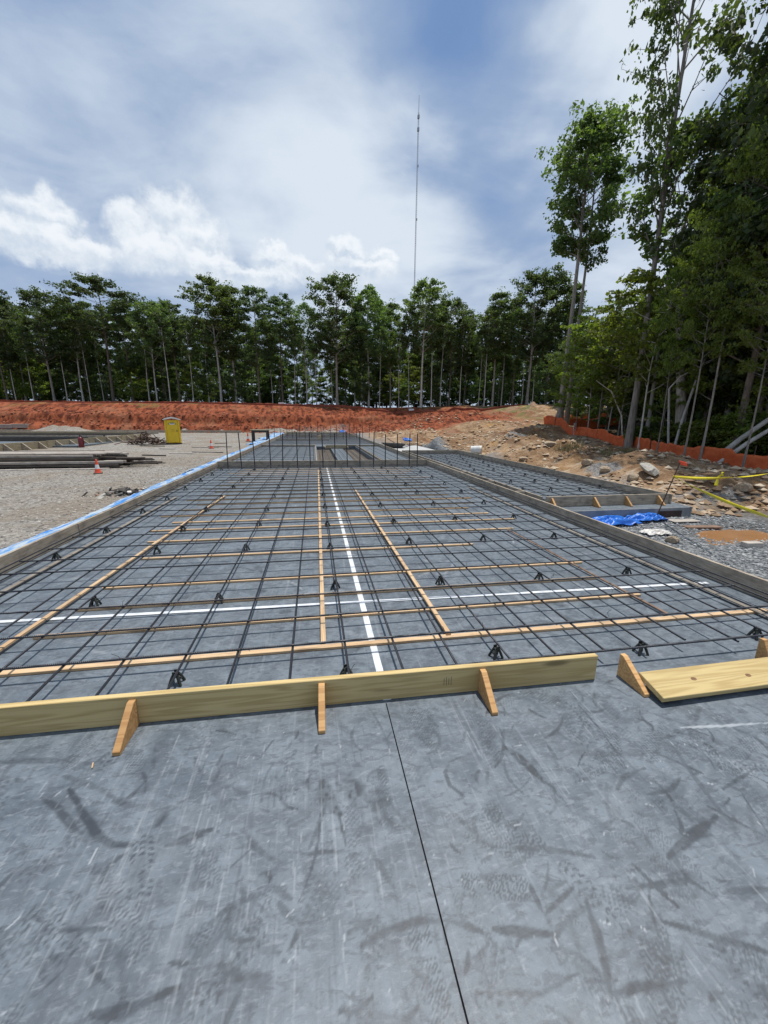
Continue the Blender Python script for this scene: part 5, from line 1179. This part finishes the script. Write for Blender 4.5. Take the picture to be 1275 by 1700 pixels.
WG = 'trees of the right hand woods'
def wood_tree(px, py, D, kind, H, label, rz=None, wide=1.0, grp=WG):
    p = at_depth(px, py, D); return plant(kind, p.x, p.y, H, label, grp, rz, wide)
def height_to(px, top, D, x, y): return z_for(x, y, top)-gz(x, y)
def crown_at(px, py, r, kind, label, wide=.65, grp=WG, rz=None):
    d = ray(px, py); t = r/math.hypot(d.x, d.y); x, y = d.x*t, d.y*t; return plant(kind, x, y, CAM_H+d.z*t-gz(x, y), label, grp, rz, wide)
p = at_depth(929, 697, 28.0); plant('poplar', p.x, p.y, height_to(960, 168, 28, p.x, p.y), 'taller left trunk of the two poplars at the bend of the orange fence', WG, 1.0, 1.0)
p = at_depth(941, 697, 28.3); plant('poplar_b', p.x, p.y, height_to(1000, 190, 28.3, p.x, p.y), 'right trunk of the two poplars at the bend of the orange fence', WG, 3.6, .85)
p = at_depth(1043, 738, 19.0); plant('sparse', p.x, p.y, 24.5, 'very tall thinly leaved tree whose crown leaves the top of the photo', WG, 2.2, .62)
wood_tree(1070, 742, 19.0, 'slim', 14, 'thin pale trunk just right of the tall thinly leaved tree', 4.0)
wood_tree(1216, 765, 14.5, 'dense_b', 19, 'leaning tree near the right edge behind the orange fence', .2, .8)
for px, py, r, kd, lab, wd in [(1345,20,23,'dense_a','big dark tree filling the upper right corner of the photo',.75),(1285,105,23,'dense_b','dark tree right beside the very tall thinly leaved one',.62),(1430,-70,21,'dense_b','huge dark tree past the right edge',.8),
        (1250,285,27,'dense_a','dark tree behind the trunk of the thinly leaved tree',.6),(1330,215,23,'dense_b','dark tree behind the forked tree at the right edge',.75),(1165,395,28,'dense_b','dark tree between the tall thin trunk and the forked tree',.55),
        (1105,460,32,'dense_a','smaller dark tree right of the two poplars',.55),(1055,520,36,'dense_b','small dark tree in the gap right of the two poplars',.55),
        (1215,330,18.5,'light','light green tree in front of the dense dark ones',.62),(1150,400,20,'light','light green tree behind the thin pale trunk',.5),(1085,470,23,'light','light green tree left of the tall thinly leaved one',.5),(1275,190,18.5,'light','tall light green tree near the right edge',.6),
        (1010,590,29,'light','low light green tree just right of the two poplars',.6),(1330,340,17,'light','light green tree at the right edge of the photo',.65),(1180,470,22,'light','low light green tree behind the forked tree',.5)]:
    crown_at(px, py, r, kd, lab, wd)
def env(px): return float(np.interp(px, [1000,1060,1110,1180,1240,1300,1400,1600], [630,540,470,400,260,130,0,-80]))
for i, (px, r) in enumerate([(1075,38),(1105,34),(1140,31),(1170,29),(1205,27),(1240,26),(1275,25),(1310,24),(1360,23),(1420,22),(1500,21),(1580,20),(1130,40),(1190,36),(1250,33),(1320,31),(1400,29),(1480,27),(1225,40),(1300,38)]):
    crown_at(px, env(px)+gt.uniform(10, 110), r, ['dense_a', 'dense_b'][i % 2], 'dark tree deep inside the right hand woods', gt.uniform(.6, .8), 'inner trees of the right hand woods')
for i, (px, D) in enumerate([(1000,36),(1040,31),(1075,28),(1105,25),(1140,24),(1170,22),(1200,21),(1235,20),(1270,19),(1310,18),(1360,17),(1420,17),(1500,17),(1120,31),(1180,29),(1240,27),(1300,25),(1370,23)]):
    wood_tree(px, 735, D, ['under_c', 'under_a'][i % 2], gt.uniform(6, 10), 'shaded understory tree inside the right hand woods', None, 1.0, 'understory of the right hand woods')
for i, (px, py, D, kd, H, wd) in enumerate([(955,712,26,'sapling_a',6.2,1.2),(975,716,24.5,'sapling_b',7.4,1),(992,722,23.5,'sapling_a',8.2,1.1),(1008,727,22.5,'sapling_b',7.0,1),(1025,732,21.5,'sapling_a',8.8,1.0),(1060,742,18.5,'sapling_b',8.5,1),(1095,748,18.2,'sapling_a',5.5,.9),(1165,757,16.6,'sapling_b',7.5,.9),(1250,775,14.6,'sapling_a',5.8,1.0)]):
    wood_tree(px, py, D, kd, H, 'thin light green sapling along the orange fence, %s from the left' % ordinal(i+1), None, wd, 'saplings along the orange fence')
for i, (px, py, D, s) in enumerate([(1060,742,19.2,.7),(1130,748,17.0,.9),(1160,754,16.2,.9),(1195,760,15.2,1.0),(1230,765,14.8,1.1),(1270,770,14.2,1.0)]):
    wood_tree(px, py, D, 'bush', 1.5*s, 'low green bush behind the orange fence, %s from the left' % ordinal(i+1), None, 1.2, 'bushes behind the fence')
for i, (px, py, D, kd, H) in enumerate([(965,706,30,'under_c',5.5),(1005,716,27,'under_c',6.5),(1035,728,24,'under_b',6),(1062,732,22,'under_c',7),(1092,738,21,'under_b',6.5),(1120,744,20,'under_c',7.5),(1148,748,19,'under_c',6.5),(1175,752,18.5,'under_b',7),(1202,756,18,'under_c',8),(1232,760,17.5,'under_c',7),(1262,765,17,'under_b',8),(1300,770,16.5,'under_c',8),(1345,776,16,'under_c',8)]):
    wood_tree(px, py, D, kd, H, 'leafy undergrowth tree behind the orange fence, %s from the left' % ordinal(i+1), None, .95, 'undergrowth behind the fence')
# crooked forked tree with bare limbs, drawn along its real bends
def crooked_tree():
    D = 17.0; b = at_depth(1131, 750, D); b.z = gz(b.x, b.y); q = lambda px, py, d=0: at_depth(px, py, D+d)-b
    t = thing('forked_tree', 'crooked forked tree with bare pale limbs sweeping up to the right', 'tree', b, 0, WG)
    P = [Vector((0, 0, -.3)), q(1131, 650), q(1130, 560, .1), q(1128, 510, .1), q(1138, 475), q(1160, 445, -.2), q(1185, 410, -.3), q(1230, 365, -.5), q(1290, 330, -.7), q(1350, 290, -.8)]
    MB().tube(P, [.22, .18, .165, .15, .13, .11, .09, .07, .05, .03], 12).build('trunk', 'bark_grey', t)
    MB().tube([q(1145, 470), q(1135, 450, .2), q(1120, 430, .2), q(1125, 400, .2), q(1150, 340, .3), q(1180, 290, .4), q(1210, 240, .4)], [.10, .085, .075, .06, .05, .035, .02], 8).build('limb', 'bark_brown', t)
    MB().tube([q(1120, 425, .2), q(1135, 385, .1), q(1165, 330, 0), q(1200, 280, -.1)], [.05, .04, .03, .02], 7).build('limb', 'bark_brown', t)
    MB().tube([q(1160, 445, -.2), q(1200, 425, -.4), q(1275, 440, -.8)], [.04, .03, .02], 7).build('limb', 'bark_pale', t)
    MB().tube([q(1132, 640), q(1145, 560, .3), q(1160, 500, .5), q(1170, 440, .6)], [.10, .085, .07, .04], 8).build('limb', 'bark_grey', t)
crooked_tree()
def pole(name, pts, rads, mat, label, cat, grp=None): 
    pts = [Vector(p) for p in pts]; b = pts[0].copy(); o = MB().tube([p-b for p in pts], rads, 9).build(name, mat, None, b); return tag(o, label, cat, grp)
def gd(px, py, D, dz=0.0):
    p = at_depth(px, py, D); return Vector((p.x, p.y, gz(p.x, p.y)+dz))
LGp = 'leaning bare stems by the fence'
pole('fallen_log', [gd(1182, 762, 13.9, .05), at_depth(1230, 728, 13.6), at_depth(1300, 680, 13.2), at_depth(1400, 612, 12.8)], [.085, .08, .075, .06], 'bark_pale', 'upper of two grey fallen logs leaning out of the woods at the right edge', 'fallen log', LGp)
pole('fallen_log', [gd(1194, 764, 13.4, .03), at_depth(1240, 736, 13.0), at_depth(1300, 700, 12.6), at_depth(1400, 640, 12.2)], [.07, .065, .06, .05], 'bark_pale', 'lower thinner of two grey fallen logs at the right edge', 'fallen log', LGp)
pole('bare_stem', [gd(1116, 752, 16.2), at_depth(1135, 690, 16.2), at_depth(1160, 620, 16.1), at_depth(1190, 550, 16.0), at_depth(1200, 500, 15.9)], [.055, .05, .042, .03, .015], 'bark_pale', 'slender bare stem leaning right in front of the forked tree', 'bare stem', LGp)
pole('bare_stem', [gd(1111, 750, 16.6), at_depth(1110, 700, 16.6), at_depth(1111, 645, 16.6)], [.05, .045, .04], 'bark_pale', 'short broken bare stem left of the forked tree', 'bare stem', LGp)
pole('bare_stem', [gd(1035, 735, 20.5), at_depth(1032, 690, 20.3), at_depth(1015, 650, 20.1), at_depth(990, 632, 19.9)], [.04, .035, .025, .015], 'bark_pale', 'bare stem bending left in front of the saplings', 'bare stem', LGp)
pole('bare_stem', [at_depth(1111, 645, 16.6), at_depth(1130, 625, 16.4), at_depth(1180, 600, 16.1), at_depth(1230, 585, 15.8)], [.03, .03, .022, .01], 'bark_pale', 'thin dead branch caught level across the forked tree', 'bare stem', LGp)
# dry weeds on the bank
for i, (px, py) in enumerate([(935, 748), (945, 745), (955, 742), (1040, 752), (1000, 756)]):
    p = on_ground(px, py); q = np.random.default_rng(900+i); mb = MB()
    for j in range(90):
        a, r, h = q.uniform(0, 6.28), q.uniform(0, .35)**.8, q.uniform(.15, .45); b = Vector((r*math.cos(a), r*math.sin(a), -.03)); d = Vector((q.normal(0, .10), q.normal(0, .10), h)); w = Vector((math.cos(a*3), math.sin(a*3), 0))*.008
        mb.add([b-w, b+w, b+d*.6+w*.7, b+d, b+d*.6-w*.7], [(0, 1, 2, 3, 4)])
    tag(mb.build('weed_tuft', 'dry_grass', None, p), 'dry weed tuft on the tan bank, %s from the left' % ordinal(i+1), 'weed', 'weeds on the bank')
